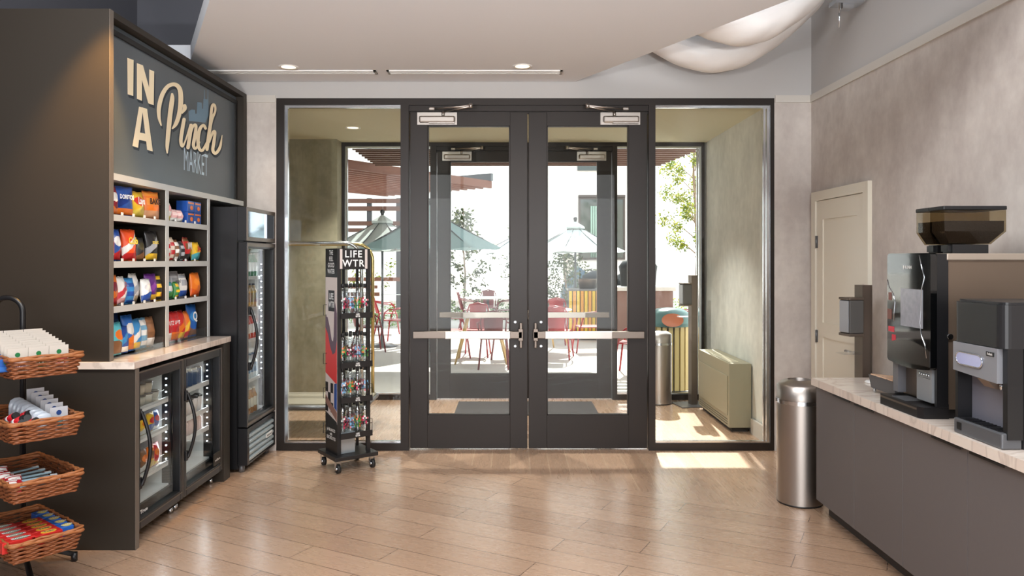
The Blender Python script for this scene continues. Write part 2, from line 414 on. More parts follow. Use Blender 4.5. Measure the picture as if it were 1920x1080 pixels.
def storefront(Y, n, inside=True):
    """bronze aluminium storefront: frame, two sidelights, a pair of doors; returns door roots"""
    d0, d1 = Y, Y+.11
    H = 2.9625
    b = MB()
    b.box((-1.981, d0, 0), (-1.914, d1, H)); b.box((2.172, d0, 0), (2.205, d1, H))
    b.box((-1.914, d0, 2.905), (2.172, d1, H))
    b.box((-.937, d0, 0), (-.868, d1, 2.905)); b.box((1.150, d0, 0), (1.206, d1, 2.905))
    b.box((-.868, d0+.02, 2.858), (1.150, d1, 2.905))
    b.box((-1.914, d0, 0), (-.937, d1, .062)); b.box((1.206, d0, 0), (2.172, d1, .062))
    b.box((-.868, d0+.045, 2.84), (1.150, d0+.07, 2.858))
    fr = struct('window_%d' % n, b, BRONZE)
    for k, (x0, x1) in enumerate(((-1.914, -.937), (1.206, 2.172))):
        b = MB()   # bright glazing bead
        b.box((x0, d0+.012, 2.885), (x1, d0+.05, 2.905)); b.box((x0, d0+.012, .062), (x1, d0+.05, .076))
        if k == 0: b.box((x0, d0+.012, .076), (x0+.026, d0+.05, 2.885))
        else:
            b.box((x1-.026, d0+.012, .076), (x1, d0+.05, 2.885)); b.box((x1-.052, d0+.02, .076), (x1-.034, d0+.045, 2.885))
        part('glazing_bead', b, CHROME, fr, 'polished glazing bead')
        b = MB(); b.box((x0, d0+.052, .062), (x1, d0+.062, 2.905)); part('glass_pane', b, PANE, fr)
    doors = []
    for k, (x0, x1, g0, g1) in enumerate(((-.860, .131, -.713, -.018), (.141, 1.142, .296, .986))):
        D = thing('door_%d' % (n*2-3+k), None, None, (x0 if k == 0 else x1, d0+.05, 0), world=True)
        D['kind'] = 'structure'
        b = MB(); z0 = .012; z1 = 2.852
        dd0, dd1 = d0+.035, d0+.085
        b.box((x0, dd0, z0), (g0, dd1, z1), bev=.003); b.box((g1, dd0, z0), (x1, dd1, z1), bev=.003)
        b.box((g0, dd0, 2.738), (g1, dd1, z1)); b.box((g0, dd0, z0), (g1, dd1, .291))
        for q in ((g0, g0+.008, .291, 2.738), (g1-.008, g1, .291, 2.738), (g0, g1, .291, .299), (g0, g1, 2.730, 2.738)):
            b.box((q[0], dd0+.006, q[2]), (q[1], dd1-.006, q[3]))
        part('door_leaf', b, BRONZE, D)
        b = MB(); b.box((g0, dd0+.02, .291), (g1, dd0+.028, 2.738)); part('glass_pane', b, PANE, D)
        s = 1 if k == 0 else -1; hx = x0 if k == 0 else x1       # hinge side
        # closer
        c0, c1 = (hx+s*.06, hx+s*.395); c0, c1 = min(c0, c1), max(c0, c1)
        b = MB(); b.box((c0, dd0-.008, 2.745), (c1, dd0, 2.848)); b.box((c0+.02, dd0-.055, 2.757), (c1-.015, dd0-.008, 2.812), bev=.012)
        b.box((c0+.10, dd0-.05, 2.749), (c1-.02, dd0-.02, 2.757)); 
        for cx in (c0+.012, c1-.012):
            for cz in (2.757, 2.835): b.cyl((cx, dd0-.012, cz), (cx, dd0-.004, cz), .005, n=8)
        cl_ = part('door_closer', b, STEEL, D, 'steel door closer')
        b = MB(); pv = hx+s*.28; el = hx+s*.52; ft = hx+s*.185
        b.cyl((pv, dd0-.03, 2.81), (pv, dd0-.03, 2.85), .012)
        b.tube([(pv, dd0-.03, 2.85), (el, dd0-.16, 2.868)], .008); b.tube([(el, dd0-.16, 2.875), (ft, dd0-.02, 2.872)], .008)
        b.cyl((el, dd0-.16, 2.855), (el, dd0-.16, 2.89), .016); b.box((ft-.025, dd0-.045, 2.862), (ft+.025, dd0-.0, 2.886), bev=.006)
        part('closer_arm', b, STEEL, cl_)
        # panic bar
        p0, p1 = (x0+.032, x1-.045) if k == 0 else (x0+.035, x1-.035)
        y0, y1 = dd0-.075, dd0-.02
        b = MB(); b.box((p0, y0, .946), (p1, y1, 1.004), bev=.004)
        pb = part('panic_bar', b, SATIN, D, 'satin metal push bar')
        b = MB(); q0, q1 = (p0+.27, p1-.10) if k == 0 else (p0+.10, p1-.27)
        b.box((q0, y0-.012, .944), (q1, y0, 1.006), bev=.003); part('push_pad', b, STEEL, pb)
        b = MB(); lx = x1-.058 if k == 0 else x0+.058
        b.box((lx-.02, y0, .925), (lx+.02, dd0, 1.025), bev=.004); part('latch_case', b, SATIN, pb)
        b = MB(); vx = x1-.056 if k == 0 else x0+.056
        b.box((vx-.011, dd0-.07, .865), (vx+.011, dd0-.055, 1.075), bev=.005); b.box((vx-.008, dd0-.06, .93), (vx+.008, dd0, 1.02)); part('door_handle', b, SATIN, D)
        for z in (.875, 1.078):
            b = MB(); sx = vx-s*.048; b.cyl((sx, dd0-.006, z), (sx, dd0, z), .010, n=12); part('screw', b, CHROME, D)
        # outside pull
        b = MB(); ox = x1-.09 if k == 0 else x0+.09
        b.tube([(ox, dd1, .85), (ox, dd1+.06, .85), (ox, dd1+.06, 1.15), (ox, dd1, 1.15)], .012); part('pull_handle', b, CHROME, D)
        doors.append(D)
    return doors
storefront(YB, 2); storefront(YO, 3)

# white door in the right wall
D = thing('door_5', None, None, (2.5, 5.25, 0), world=True); D['kind'] = 'structure'
CREAMP = mat('cream_door_paint', (222, 216, 200), .35)
y0, y1 = 5.245, 6.205; X = lambda y, o: rx(y)-o
def wp(yA, yB, z0, z1, o0, o1, b):
    b.prism([(X(yA, o0), yA), (X(yA, o1), yA), (X(yB, o1), yB), (X(yB, o0), yB)], z0, z1)
b = MB(); wp(y0, y0+.075, 0, 2.16, .0, .03, b); wp(y1-.075, y1, 0, 2.16, 0, .03, b); wp(y0+.075, y1-.075, 2.085, 2.16, 0, .03, b); part('door_casing', b, CREAMP, D)
b = MB(); wp(y0+.08, y1-.08, .01, 2.08, .001, .006, b)
for (ya, yb, za, zb) in ((y0+.08, y0+.19, .01, 2.08), (y1-.19, y1-.08, .01, 2.08), (y0+.19, y1-.19, 1.93, 2.08), (y0+.19, y1-.19, .98, 1.10), (y0+.19, y1-.19, .01, .25)): wp(ya, yb, za, zb, .006, .016, b)
part('door_leaf', b, CREAMP, D)
for z in (1.75, .98, .3):
    b = MB(); b.cyl((X(y1-.08, .024), y1-.085, z-.05), (X(y1-.08, .024), y1-.085, z+.05), .008, n=8); b.box((X(y1-.08, .02), y1-.1, z-.05), (X(y1-.08, .012), y1-.06, z+.05)); part('hinge', b, GRAYM, D)
b = MB(); b.cyl((X(5.4, .012), 5.4, .93), (X(5.4, .06), 5.4, .93), .012); b.cyl((X(5.4, .012), 5.4, .93), (X(5.4, .02), 5.4, .93), .027, n=16); b.tube([(X(5.4, .06), 5.395, .93), (X(5.52, .06), 5.52, .93)], .011); part('door_handle', b, CHROME, D)

# ceiling fixtures
def downlight(x, y, z, label, pw, grp, col=(1, .86, .68)):
    t = thing('downlight', label, 'ceiling light', (x, y, z), group=grp)
    b = MB(); b.lathe([(.055, -.002), (.075, -.006), (.078, 0)], n=28, cap=False); part('trim_ring', b, WHITE, t)
    b = MB(); b.lathe([(.0001, .0), (.056, -.001)], n=28, cap=False); part('lamp', b, WARM, t, 'glowing warm lens')
    l = bpy.data.lights.new('downlight_lamp', 'SPOT'); l.energy = pw; l.spot_size = R(95); l.spot_blend = .6; l.color = col; l.shadow_soft_size = .05
    o = new('downlight_lamp', l, t); o.location = (0, 0, -.03)
    return t
downlight(-1.733, 5.79, 3.099, 'round recessed downlight in white ceiling above the left slot vent', 22, 'downlights in the white lobby ceiling')
downlight(.08, 5.77, 3.099, 'round recessed downlight in white ceiling above the right slot vent', 22, 'downlights in the white lobby ceiling')
downlight(-1.62, 7.6, 2.949, 'vestibule downlight seen through the left sidelight', 230, 'downlights in the vestibule ceiling', (1, .98, .93))
downlight(-.33, 7.45, 2.949, 'vestibule downlight seen at the top of the left glass door', 230, 'downlights in the vestibule ceiling', (1, .98, .93))
downlight(1.03, 7.45, 2.949, 'vestibule downlight seen under the right door closer', 230, 'downlights in the vestibule ceiling', (1, .98, .93))
for nm, x0, x1, lb in (('a', -2.42, -1.075, 'white linear slot vent in the ceiling, left of the two'), ('b', -.99, .40, 'white linear slot vent in the ceiling, right of the two')):
    t = thing('slot_vent', lb, 'air vent', ((x0+x1)/2, 5.93, 3.1), group='slot vents in the white ceiling', world=True)
    b = MB(); y0 = 5.885; y1 = 5.985
    for (a, c) in ((y0, y0+.022), (y0+.039, y0+.061), (y1-.022, y1)): b.box((x0, a, 3.09), (x1, c, 3.1))
    b.box((x0, y0, 3.09), (x0+.02, y1, 3.1)); b.box((x1-.02, y0, 3.09), (x1, y1, 3.1)); part('frame', b, WHITE, t)
    b = MB(); b.box((x0+.02, y0+.022, 3.094), (x1-.02, y0+.039, 3.0995)); b.box((x0+.02, y0+.061, 3.094), (x1-.02, y1-.022, 3.0995)); part('slot', b, BLACKM, t, 'dark slot opening')

# white insulated flexible ducts sagging above the ceiling edge on the right
DUCT = mat('white_duct_wrap', (232, 230, 228), .45, noisy=.08, nscale=5, bump=.9, bscale=7)
def sag(name, P0, P1, dip, rad, label, flat):
    b = MB(); P0 = Vector(P0); P1 = Vector(P1); n = 26
    ax = (P1-P0).normalized(); side = ax.cross(Vector((0, 0, 1))).normalized()
    def fn(u, v):
        p = P0.lerp(P1, u); s = math.sin(PI*min(max(u, 0), 1)); p = p-Vector((0, 0, dip*s**1.1))
        rr = rad*(.25+.75*s**.55); a = 2*PI*v
        wr = 1+.02*math.sin(u*31+math.sin(a*3)*2)+.02*noise.noise(Vector((u*9, math.cos(a)*1.5, math.sin(a)*1.5)))
        return p+side*math.cos(a)*rr*wr+Vector((0, 0, 1))*math.sin(a)*rr*flat*wr
    b.grid(fn, 48, 32); return solo(name, b, DUCT, label, 'duct', 'white wrapped ducts above the ceiling edge')
sag('flexible_duct', (.95, 5.95, 3.42), (2.40, 5.75, 3.62), .30, .17, 'lower white wrapped flexible duct sagging behind the ceiling edge', .8)
sag('flexible_duct', (1.0, 5.1, 3.40), (2.28, 5.1, 3.60), .27, .19, 'upper white wrapped flexible duct sagging behind the ceiling edge', .8)
b = MB(); b.box((2.30, 5.3, 3.43), (2.5, 5.42, 3.46)); b.box((2.36, 5.32, 3.40), (2.44, 5.4, 3.43)); b.cyl((2.35, 5.36, 3.27), (2.35, 5.36, 3.43), .006)
b.cyl((2.46, 5.36, 3.46), (2.46, 5.36, 4.2), .006)
solo('duct_hanger', b, CHROME, 'small metal hanger bracket beside the duct end at top right', 'bracket')

# ================================================================== LEFT MARKET CABINET
XT = -2.225; YN = 4.125; YF = 5.50; XB = -2.08
cab = thing('display_cabinet', 'tall brown laminate market cabinet with open snack shelves and header', 'cabinet', (-2.6, 4.8, 0), world=True)
b = MB(); b.box((-3.14, YN, 1.04), (XT, YN+.04, 2.99)); part('end_panel', b, [LAMIN], cab)
b = MB(); b.box((XT-.002, YN, 1.042), (XT+.003, YN+.04, 2.99)); part('edge_band', b, LAMEDGE, cab, 'pale front edge of the end panel')
b = MB(); b.box((-3.14, YN+.041, 2.955), (XT, 6.262, 2.99)); part('top_panel', b, LAMIN, cab)
b = MB(); b.box((-3.14, 6.19, 2.03), (XT, 6.262, 2.954)); part('end_panel', b, LAMIN, cab)
b = MB(); b.box((XT-.35, YN+.041, 2.05), (XT, 6.189, 2.088)); part('header_rail', b, SHELFG, cab)
b = MB(); b.box((-2.75, YN+.041, 2.03), (-2.72, 6.189, 2.954)); b.box((-2.72, YN+.041, 1.042), (-2.70, YF, 2.05)); part('back_panel', b, LAMIN, cab)
b = MB(); b.box((-2.699, 4.80, 1.042), (XT-.004, 4.842, 2.049)); dv_ = part('divider', b, LAMIN, cab); b = MB(); b.box((XT-.004, 4.80, 1.042), (XT, 4.842, 2.049)); part('edge_band', b, SHELFG, dv_, 'gray front edge')
b = MB(); b.box((-2.699, YF-.042, 1.042), (XT-.004, YF, 2.049)); dv_ = part('end_panel', b, LAMIN, cab); b = MB(); b.box((XT-.004, YF-.042, 1.042), (XT, YF, 2.049)); part('edge_band', b, SHELFG, dv_, 'gray front edge')
SZ = [1.857, 1.594, 1.341]
for z in SZ:
    for (a, c) in ((YN+.041, 4.799), (4.843, YF-.043)):
        b = MB(); b.box((-2.699, a, z-.036), (XT-.004, c, z)); dv_ = part('shelf', b, LAMIN, cab); b = MB(); b.box((XT-.004, a, z-.036), (XT, c, z)); part('edge_band', b, SHELFG, dv_, 'gray front edge')
# sign
sign = thing('market_sign', 'slate painted sign reading IN A Pinch MARKET with skyline', 'sign', (-2.30, 5.2, 2.5), world=True)
PX = -2.285
b = MB(); b.box((PX-.02, YN+.045, 2.092), (PX, 6.185, 2.95)); part('sign_board', b, SLATE, sign)
b = MB(); b.box((PX, YN+.05, 2.89), (PX+.012, 6.18, 2.92)); b.box((PX, 6.135, 2.095), (PX+.012, 6.17, 2.89)); part('moulding', b, BLACKM, sign)
def SP(p, dx=0, lay=0):   # photo px on crop (3x) -> point on the sign face
    px, py = p[0]/3, p[1]/3
    y = -PX*F/(CX-px); return (PX+.002+lay, y, EYE+(CY-py)/F*y)
def flat(b, poly, lay=0, off=(0, 0), mi=0):
    pts = [SP((p[0]+off[0], p[1]+off[1]), lay=lay) for p in poly]
    pts = [(v[0]-.0018, v[1], v[2]) for v in pts]   # sign paint: a thin flat layer on the board
    b._add(pts, [list(range(len(pts)))], mi)
def stroke(b, pts, lay=0, off=(0, 0), mi=0):
    # Catmull-Rom through (x,y,w), emit joined discs and quads
    P = [Vector(p) for p in pts]; out = []
    for i in range(len(P)-1):
        p0 = P[max(i-1, 0)]; p1 = P[i]; p2 = P[i+1]; p3 = P[min(i+2, len(P)-1)]
        for k in range(7):
            t = k/7; out.append(.5*((2*p1)+(-p0+p2)*t+(2*p0-5*p1+4*p2-p3)*t*t+(-p0+3*p1-3*p2+p3)*t**3))
    out.append(P[-1]); L = []; Rr = []
    for i, p in enumerate(out):
        a = out[max(i-1, 0)]; c = out[min(i+1, len(out)-1)]; t = Vector((c.x-a.x, c.y-a.y)); t.normalize(); n = Vector((-t.y, t.x))
        L.append((p.x+n.x*p.z/2, p.y+n.y*p.z/2)); Rr.append((p.x-n.x*p.z/2, p.y-n.y*p.z/2))
    def cap(e, a, fr):   # half round end, from the right edge round to the left edge
        return [(e.x+e.z/2*math.cos(a+fr*q*PI/6), e.y+e.z/2*math.sin(a+fr*q*PI/6)) for q in range(1, 6)]
    t1 = out[-1]-out[-2]; a1 = math.atan2(t1.y, t1.x); t0 = out[1]-out[0]; a0 = math.atan2(t0.y, t0.x)
    ly = [lay-.0018+.000012*i for i in range(len(out))]; ly = ly+[ly[-1]]*5+ly[::-1]+[ly[0]]*5
    vs = [SP((p[0]+off[0], p[1]+off[1]), lay=q_) for q_, p in zip(ly, L+cap(out[-1], a1+PI/2, -1)+Rr[::-1]+cap(out[0], a0-PI/2, -1))]
    n = len(out); bv = [b.bm.verts.new(v) for v in vs]; e1 = bv[n:n+5]; r_ = bv[n+5:2*n+5][::-1]; e0 = bv[2*n+5:]
    for i in range(n-1): b.bm.faces.new([bv[i], bv[i+1], r_[i+1], r_[i]]).material_index = mi
    b.bm.faces.new([bv[n-1]]+e1+[r_[n-1]]); b.bm.faces.new([r_[0]]+e0+[bv[0]])
I_ = [[(714, 325), (750, 338), (748, 540), (716, 530)]]
N_ = [[(768, 355), (797, 367), (797, 567), (768, 556)], [(772, 356), (803, 368), (864, 591), (832, 581)], [(838, 390), (866, 402), (863, 592), (835, 582)]]
A_ = [[(780, 600), (804, 606), (775, 831), (743, 821)], [(797, 603), (826, 613), (858, 852), (826, 843)], [(770, 742), (838, 757), (840, 800), (768, 783)]]
PI_ = [[(905, 705, 8), (893, 660, 18), (893, 600, 24), (912, 530, 24), (945, 484, 22), (985, 476, 22), (1010, 505, 26), (1015, 570, 28), (1006, 640, 25), (988, 695, 22), (968, 722, 10)],
       [(966, 530, 14), (966, 560, 26), (955, 640, 26), (945, 740, 25), (938, 820, 20), (938, 860, 8)],
       [(1036, 595, 20), (1036, 612, 22), (1022, 636, 8)],
       [(1032, 672, 20), (1022, 730, 21), (1014, 790, 20), (1022, 822, 16), (1040, 790, 9), (1070, 700, 14), (1066, 750, 20), (1054, 830, 20)],
       [(1058, 790, 12), (1080, 715, 14), (1098, 706, 16), (1094, 760, 20), (1084, 815, 18), (1096, 836, 14), (1118, 800, 10)],
       [(1152, 722, 16), (1140, 705, 16), (1120, 726, 19), (1110, 780, 20), (1114, 830, 18), (1134, 846, 16), (1160, 800, 12)],
       [(1160, 840, 18), (1170, 760, 20), (1184, 680, 18), (1206, 625, 12), (1202, 592, 14), (1188, 600, 16), (1178, 690, 16), (1166, 800, 10)],
       [(1172, 800, 10), (1192, 745, 14), (1204, 745, 16), (1198, 800, 18), (1192, 845, 18), (1208, 862, 17), (1232, 828, 16), (1244, 762, 5)]]
lt = MB(); sh = MB()
for grp, nm in ((I_, 'I'), (N_, 'N'), (A_, 'A')):
    for i, q in enumerate(grp):
        flat(lt, q, .0016+.00005*i); 
        for k in range(1, 4): flat(sh, q, .0008-.0001*k+.00001*i, (2.4*k, 6*k))
for i, q in enumerate(PI_):
    stroke(lt, q, .0017+.0007*i)
    for k in (1, 2): stroke(sh, q, .0010-.0002*k+.00002*i, (3.5*k, 8*k))
part('lettering', lt, CREAM, sign, 'cream letters IN A Pinch')
part('drop_shade', sh, NAVY, sign, 'dark blue painted drop edge of the letters')
b = MB()
flat(b, [(1062, 680), (1060, 626), (1078, 616), (1096, 618), (1098, 640), (1106, 640), (1110, 574), (1134, 578), (1137, 612), (1142, 612), (1144, 556), (1172, 560), (1172, 650), (1155, 690)], .0003)
for x in (1149, 1169): flat(b, [(x-1.5, 505), (x+1.5, 506), (x+2.5, 560), (x-2.5, 560)], .0003)
part('skyline', b, BLUEL, sign, 'blue-gray city skyline')
b = MB(); yA = SP((1032, 900))[1]; yB = SP((1168, 935))[1]; zA = SP((1032, 902))[2]; zB = SP((1168, 935))[2]
Mt = T(PX+.0012, (yA+yB)/2, (zA+zB)/2) @ RZ(R(90)) @ RX(R(90)) @ SC((yB-yA)/3.75, .235, 1)
b.text('MARKET', Mt, off=0); part('lettering', b, ICEL, sign, 'pale blue word MARKET')

# counter, base carcass, coolers
b = MB(); b.box((-3.14, 4.10, 1.0), (-2.095+.02, 5.515, 1.04), bev=.003); solo('countertop', b, MARBLE, 'veined marble countertop under the snack shelves', 'countertop')
bc = thing('base_cabinet', 'brown laminate cooler surround under the marble countertop', 'cabinet', (-2.6, 4.8, 0), world=True)
b = MB(); b.box((-3.14, 4.12, 0), (XB, 4.16, .999)); part('end_panel', b, LAMIN, bc)
b = MB(); b.box((XB-.002, 4.12, 0), (XB+.003, 4.16, .998)); part('edge_band', b, LAMEDGE, bc, 'pale front edge of the end panel')
b = MB(); b.box((-3.14, 5.39, 0), (XB, 5.505, .999)); part('end_panel', b, LAMIN, bc)
def cooler(y0, y1, label, seed, name_plate):
    t = thing('beverage_cooler', label, 'cooler', (-2.4, (y0+y1)/2, 0), group='under-counter glass door coolers', world=True)
    z0, z1 = .085, .975; xf = XB-.012; xb = xf-.055; xr = -2.72
    b = MB(); th = .03
    b.box((xr, y0, z0), (xb, y0+th, z1)); b.box((xr, y1-th, z0), (xb, y1, z1)); b.box((xr, y0+th, z1-th), (xb, y1-th, z1)); b.box((xr, y0+th, z0), (xb, y1-th, z0+.1)); b.box((xr, y0+th, z0+.1), (xr+.03, y1-th, z1-th)); b.box((xr, y0+.01, .02), (xb-.06, y1-.01, z0))
    part('body', b, BLACK, t)
    b = MB(); c = .012; iz0 = z0+.112; iz1 = z1-th
    b.box((xr+.03, y0+th, iz0), (xr+.042, y1-th, iz1)); b.box((xr+.042, y0+th, iz0), (xb-.02, y0+th+c, iz1)); b.box((xr+.042, y1-th-c, iz0), (xb-.02, y1-th, iz1)); b.box((xr+.042, y0+th+c, iz0-.012), (xb-.02, y1-th-c, iz0)); b.box((xr+.042, y0+th+c, iz1-.012), (xb-.02, y1-th-c, iz1))
    part('liner', b, LINER, t, 'white inner liner')
    for z in (.73, .552, .330) if not name_plate else (.733, .545, .41):
        b = MB(); b.box((xr+.06, y0+.045, z-.006), (xb-.03, y1-.045, z)); b.box((xb-.03, y0+.045, z-.02), (xb-.02, y1-.045, z+.012)); part('shelf', b, WHITE, t)
        if not name_plate:
            b = MB(); b.box((xb-.018, y0+.045, z), (xb-.014, y1-.06, z+.065)); part('shelf_guard', b, CLEAR, t, 'clear plastic shelf guard')
    b = MB(); b.box((xb-.06, y1-th-c-.004, iz0), (xb-.002, y1-th-c, iz1)); part('mullion', b, BLACK, t)
    b = MB(); [b.box((xb-.036, y1-th-c-.010, .305+.042*q), (xb-.028, y1-th-c-.004, .313+.042*q)) for q in range(14)]; part('light_strip', b, LEDM, t, 'column of glowing white lamps')
    l = bpy.data.lights.new('cooler_lamp', 'AREA'); l.shape = 'RECTANGLE'; l.size = .02; l.size_y = .6; l.energy = .5; l.color = (.93, .97, 1)
    o = bpy.data.objects.new('cooler_lamp', l); COL.objects.link(o); o.parent = t; o.matrix_parent_inverse = PINV[t]; o.location = (xb-.05, y1-th-c-.02, .62); o.rotation_euler = (R(90), 0, R(205)); 
    # door
    d = MB(); fw = .042
    d.box((xb+.004, y0+.003, z0), (xf, y0+fw, z1), bev=.004); d.box((xb+.004, y1-fw, z0), (xf, y1-.003, z1), bev=.004); d.box((xb+.004, y0+fw, z1-.06), (xf, y1-fw, z1), bev=.004); d.box((xb+.004, y0+fw, z0), (xf, y1-fw, z0+.06), bev=.004)
    dr = part('door', d, BLACK, t)
    b = MB(); b.box((xb+.02, y0+fw, z0+.06), (xb+.03, y1-fw, z1-.06)); part('door_glass', b, CGLASS, dr)
    b = MB(); b.box((xf, y0+.004, z1-.010), (xf+.003, y1-.004, z1-.002)); b.box((xf, y0+.02, z0+.042), (xf+.003, y1-.02, z0+.048)); b.box((xf, y1-.010, z0+.01), (xf+.003, y1-.004, z1-.01)); part('door_trim', b, SATIN, dr, 'thin bright metal trim line')
    b = MB(); hy = y0+.028; pts = [(xf-.002, hy, .755)]+[(xf+.012+.045*math.sin(PI*k/12), hy+.012, .74-.40*k/12) for k in range(13)]+[(xf-.002, hy, .325)]
    b.tube(pts, .0105, n=8); b.box((xf-.002, hy-.014, .70), (xf+.012, hy+.014, .765), bev=.004); b.box((xf-.002, hy-.014, .315), (xf+.012, hy+.014, .38), bev=.004); part('door_handle', b, BLACK, dr, 'curved black door handle')
    b = MB(); b.box((xf, y1-.11, z0+.001), (xf+.002, y1-.02, z0+.018)); 
    if not name_plate:
        b = MB(); Mt = T(xb+.0315, y0+.13, z0+.078) @ RZ(R(90)) @ RX(R(90)) @ SC(.045, .03, 1); b.text('True', Mt, off=.03); part('lettering', b, WHITE, dr, 'small white maker script on the glass')
    else:
        b = MB(); b.box((xf-.001, y1-.155, z0+.07), (xf+.006, y1-.035, z0+.155)); part('name_plate', b, LAMIN, dr, 'brown name plate')
        b = MB(); b.text('good2flavors', T(xf+.0065, y1-.095, z0+.105) @ RZ(R(90)) @ RX(R(90)) @ SC(.018, .022, 1), off=.02); part('lettering', b, WHITE, dr)
    for yy in (y0+.03, y1-.03):
        b = MB(); b.cyl((xf-.07, yy, .0), (xf-.07, yy, .04), .016); part('foot', b, CHROME, t)
    return t
cooler(4.162, 4.752, 'near under-counter glass door cooler holding tubs and snack packs', 1, False)
cooler(4.758, 5.385, 'far under-counter glass door cooler with bright light strip and name plate', 2, True)

# cooler contents
def lath_item(name, prof, mis, mats, n=14, lid=None, lidmat=None):
    t = thing(name, None, None); b = MB(); b.lathe(prof, n=n, mis=mis); part('cup' if 'tub' in name or 'cup' in name else 'body', b, mats, t)
    if lid: b = MB(); b.lathe(lid, n=n); part('lid', b, lidmat, t)
    return t
TUB = lath_item('food_tub', [(.030, 0), (.036, .045), (.037, .06)], [0, 0], [mat('tub_cream', (226, 220, 204), .4)], lid=[(.039, .061), (.039, .068), (.036, .070)], lidmat=mat('tub_lid', (120, 112, 104), .4))
TUB['category'] = 'food tub'; tp = Pool(TUB); k = 0
for i in range(3):
    for j in range(3):
        for lv in range(2 if i < 2 else 1):
            if j == 2 and lv: continue
            tp.put((-2.215-.09*j, 4.43+.085*i, .731+.0705*lv), 0, 'cream tub in the near cooler, %s row, %s from left, %s layer' % (ORD[j], ORD[i], ('bottom', 'upper')[lv]), 'cream tubs in the near cooler')
def boxitem(name, a, c, mats, fmi=None, bev=.003):
    b = MB(); b.box(a, c, bev=bev); return b
SN = [((190, 40, 44), (240, 200, 60)), ((236, 196, 40), (40, 90, 170)), ((40, 90, 170), (230, 60, 50)), ((226, 120, 40), (240, 230, 200)), ((60, 140, 70), (240, 220, 60))]

# ------------------------------------------------------------------ snack bags
BAGN = {}
def cmat(c, rough=.3): 
    return mat('wrap_%d_%d_%d' % tuple(c), c, rough, spec=.6)
def bagmesh(w, h, d, cols, seed, style=0, text=None, tcol=(250, 250, 250)):
    """pillow bag: width along local Y, height Z, front towards +X; crimped ends"""
    rr = random.Random(seed); b = MB(); nx, nz = 36, 40; ph = [rr.uniform(0, 6) for _ in range(6)]
    def th(u, v):
        e = max(0, math.sin(PI*u))**.55*max(0, math.sin(PI*min(max((v-.04)/.92, 0), 1)))**.5
        return d/2*e
    def pos(u, v, sgn):
        wv = .012*h*math.sin(v*9+ph[0])*(1 if sgn > 0 else .5)
        x = sgn*th(u, v)+sgn*.05*d*math.sin(u*11+ph[1])*math.sin(v*13+ph[2])*math.sin(PI*u)*math.sin(PI*v)
        pinch = 1-.08*math.sin(PI*v)
        y = (u-.5)*w*pinch
        lean = .02*h*math.sin(ph[3])*v
        return Vector((x+lean, y+.01*w*math.sin(v*7+ph[4]), v*h+ (.006*h*math.sin(u*14+ph[5]) if v > .9 else 0)))
    def mf(u, v):
        if v < .045 or v > .955: return 3
        if style == 0:
            if ((u-.5)/.36)**2+((v-.62)/.16)**2 < 1: return 1
            if v < .34+.12*math.sin(u*3+ph[0]): return 2
        elif style == 1:
            if .5 < v < .75 and .12 < u < .88: return 1
            if v < .3: return 2
            if v > .82: return 1
        elif style == 2:
            if abs(v-.3-.5*u) < .12: return 1
            if v < .25: return 2
        else:
            if int(v*6+ph[0]) % 2 and .15 < u < .85: return 1
            if u > .7 and v < .5: return 2
        return 0
    b.grid(lambda u, v: pos(u, v, 1), nx, nz, mif=mf); b.grid(lambda u, v: pos(1-u, v, -1), nx, nz)
    mats = [cmat(cols[0]), cmat(cols[1]), cmat(cols[2]), cmat(tuple(int(q*.82) for q in cols[0]))]
    me = b.mesh('bag', mats, weld=True)
    tm = None
    if text:
        b = MB(); b.text(text, T(d*.53, 0, h*(.62 if style != 1 else .62)) @ RZ(R(90)) @ RX(R(90)) @ SC(w*.66/max(len(text)*.62, 1.2), w*.66/max(len(text)*.62, 1.2)*1.3, 1), off=.03)
        tm = b.mesh('bag_text', [cmat(tcol)])
    return me, tm
def bag(x, y, z, w, h, d, cols, label, group, rz=0, style=0, seed=0, text=None, tcol=(250, 250, 250), tilt=0):
    me, tm = bagmesh(w, h, d, cols, seed, style, text, tcol)
    if tm:
        t = thing('snack_bag', label, 'snack bag', (x, y, z), rz, group)
        o = new('wrapper', me, t); l = new('lettering', tm, t)
    else:
        t = new('snack_bag', me); t.location = (x, y, z); tagit(t, label, 'snack bag', group)
    t.rotation_euler = (0, R(tilt), rz)
    return t
OR = (232, 120, 36); RD = (196, 34, 40); BL = (34, 78, 158); YE = (236, 190, 48); WH = (236, 234, 228); BK = (38, 36, 36); TL = (70, 160, 170); PU = (96, 40, 120); SV = (170, 172, 176); MA = (128, 28, 48); BR = (130, 88, 56); GR = (60, 140, 70); PK = (226, 170, 168); LB = (60, 140, 200)
G1 = 'snack bags on the top shelf'; G2 = 'snack packs on the second shelf'; G3 = 'snack packs on the third shelf'; G4 = 'snack bags on the marble countertop'
S1, S2, S3, S4 = 1.857, 1.594, 1.341, 1.041
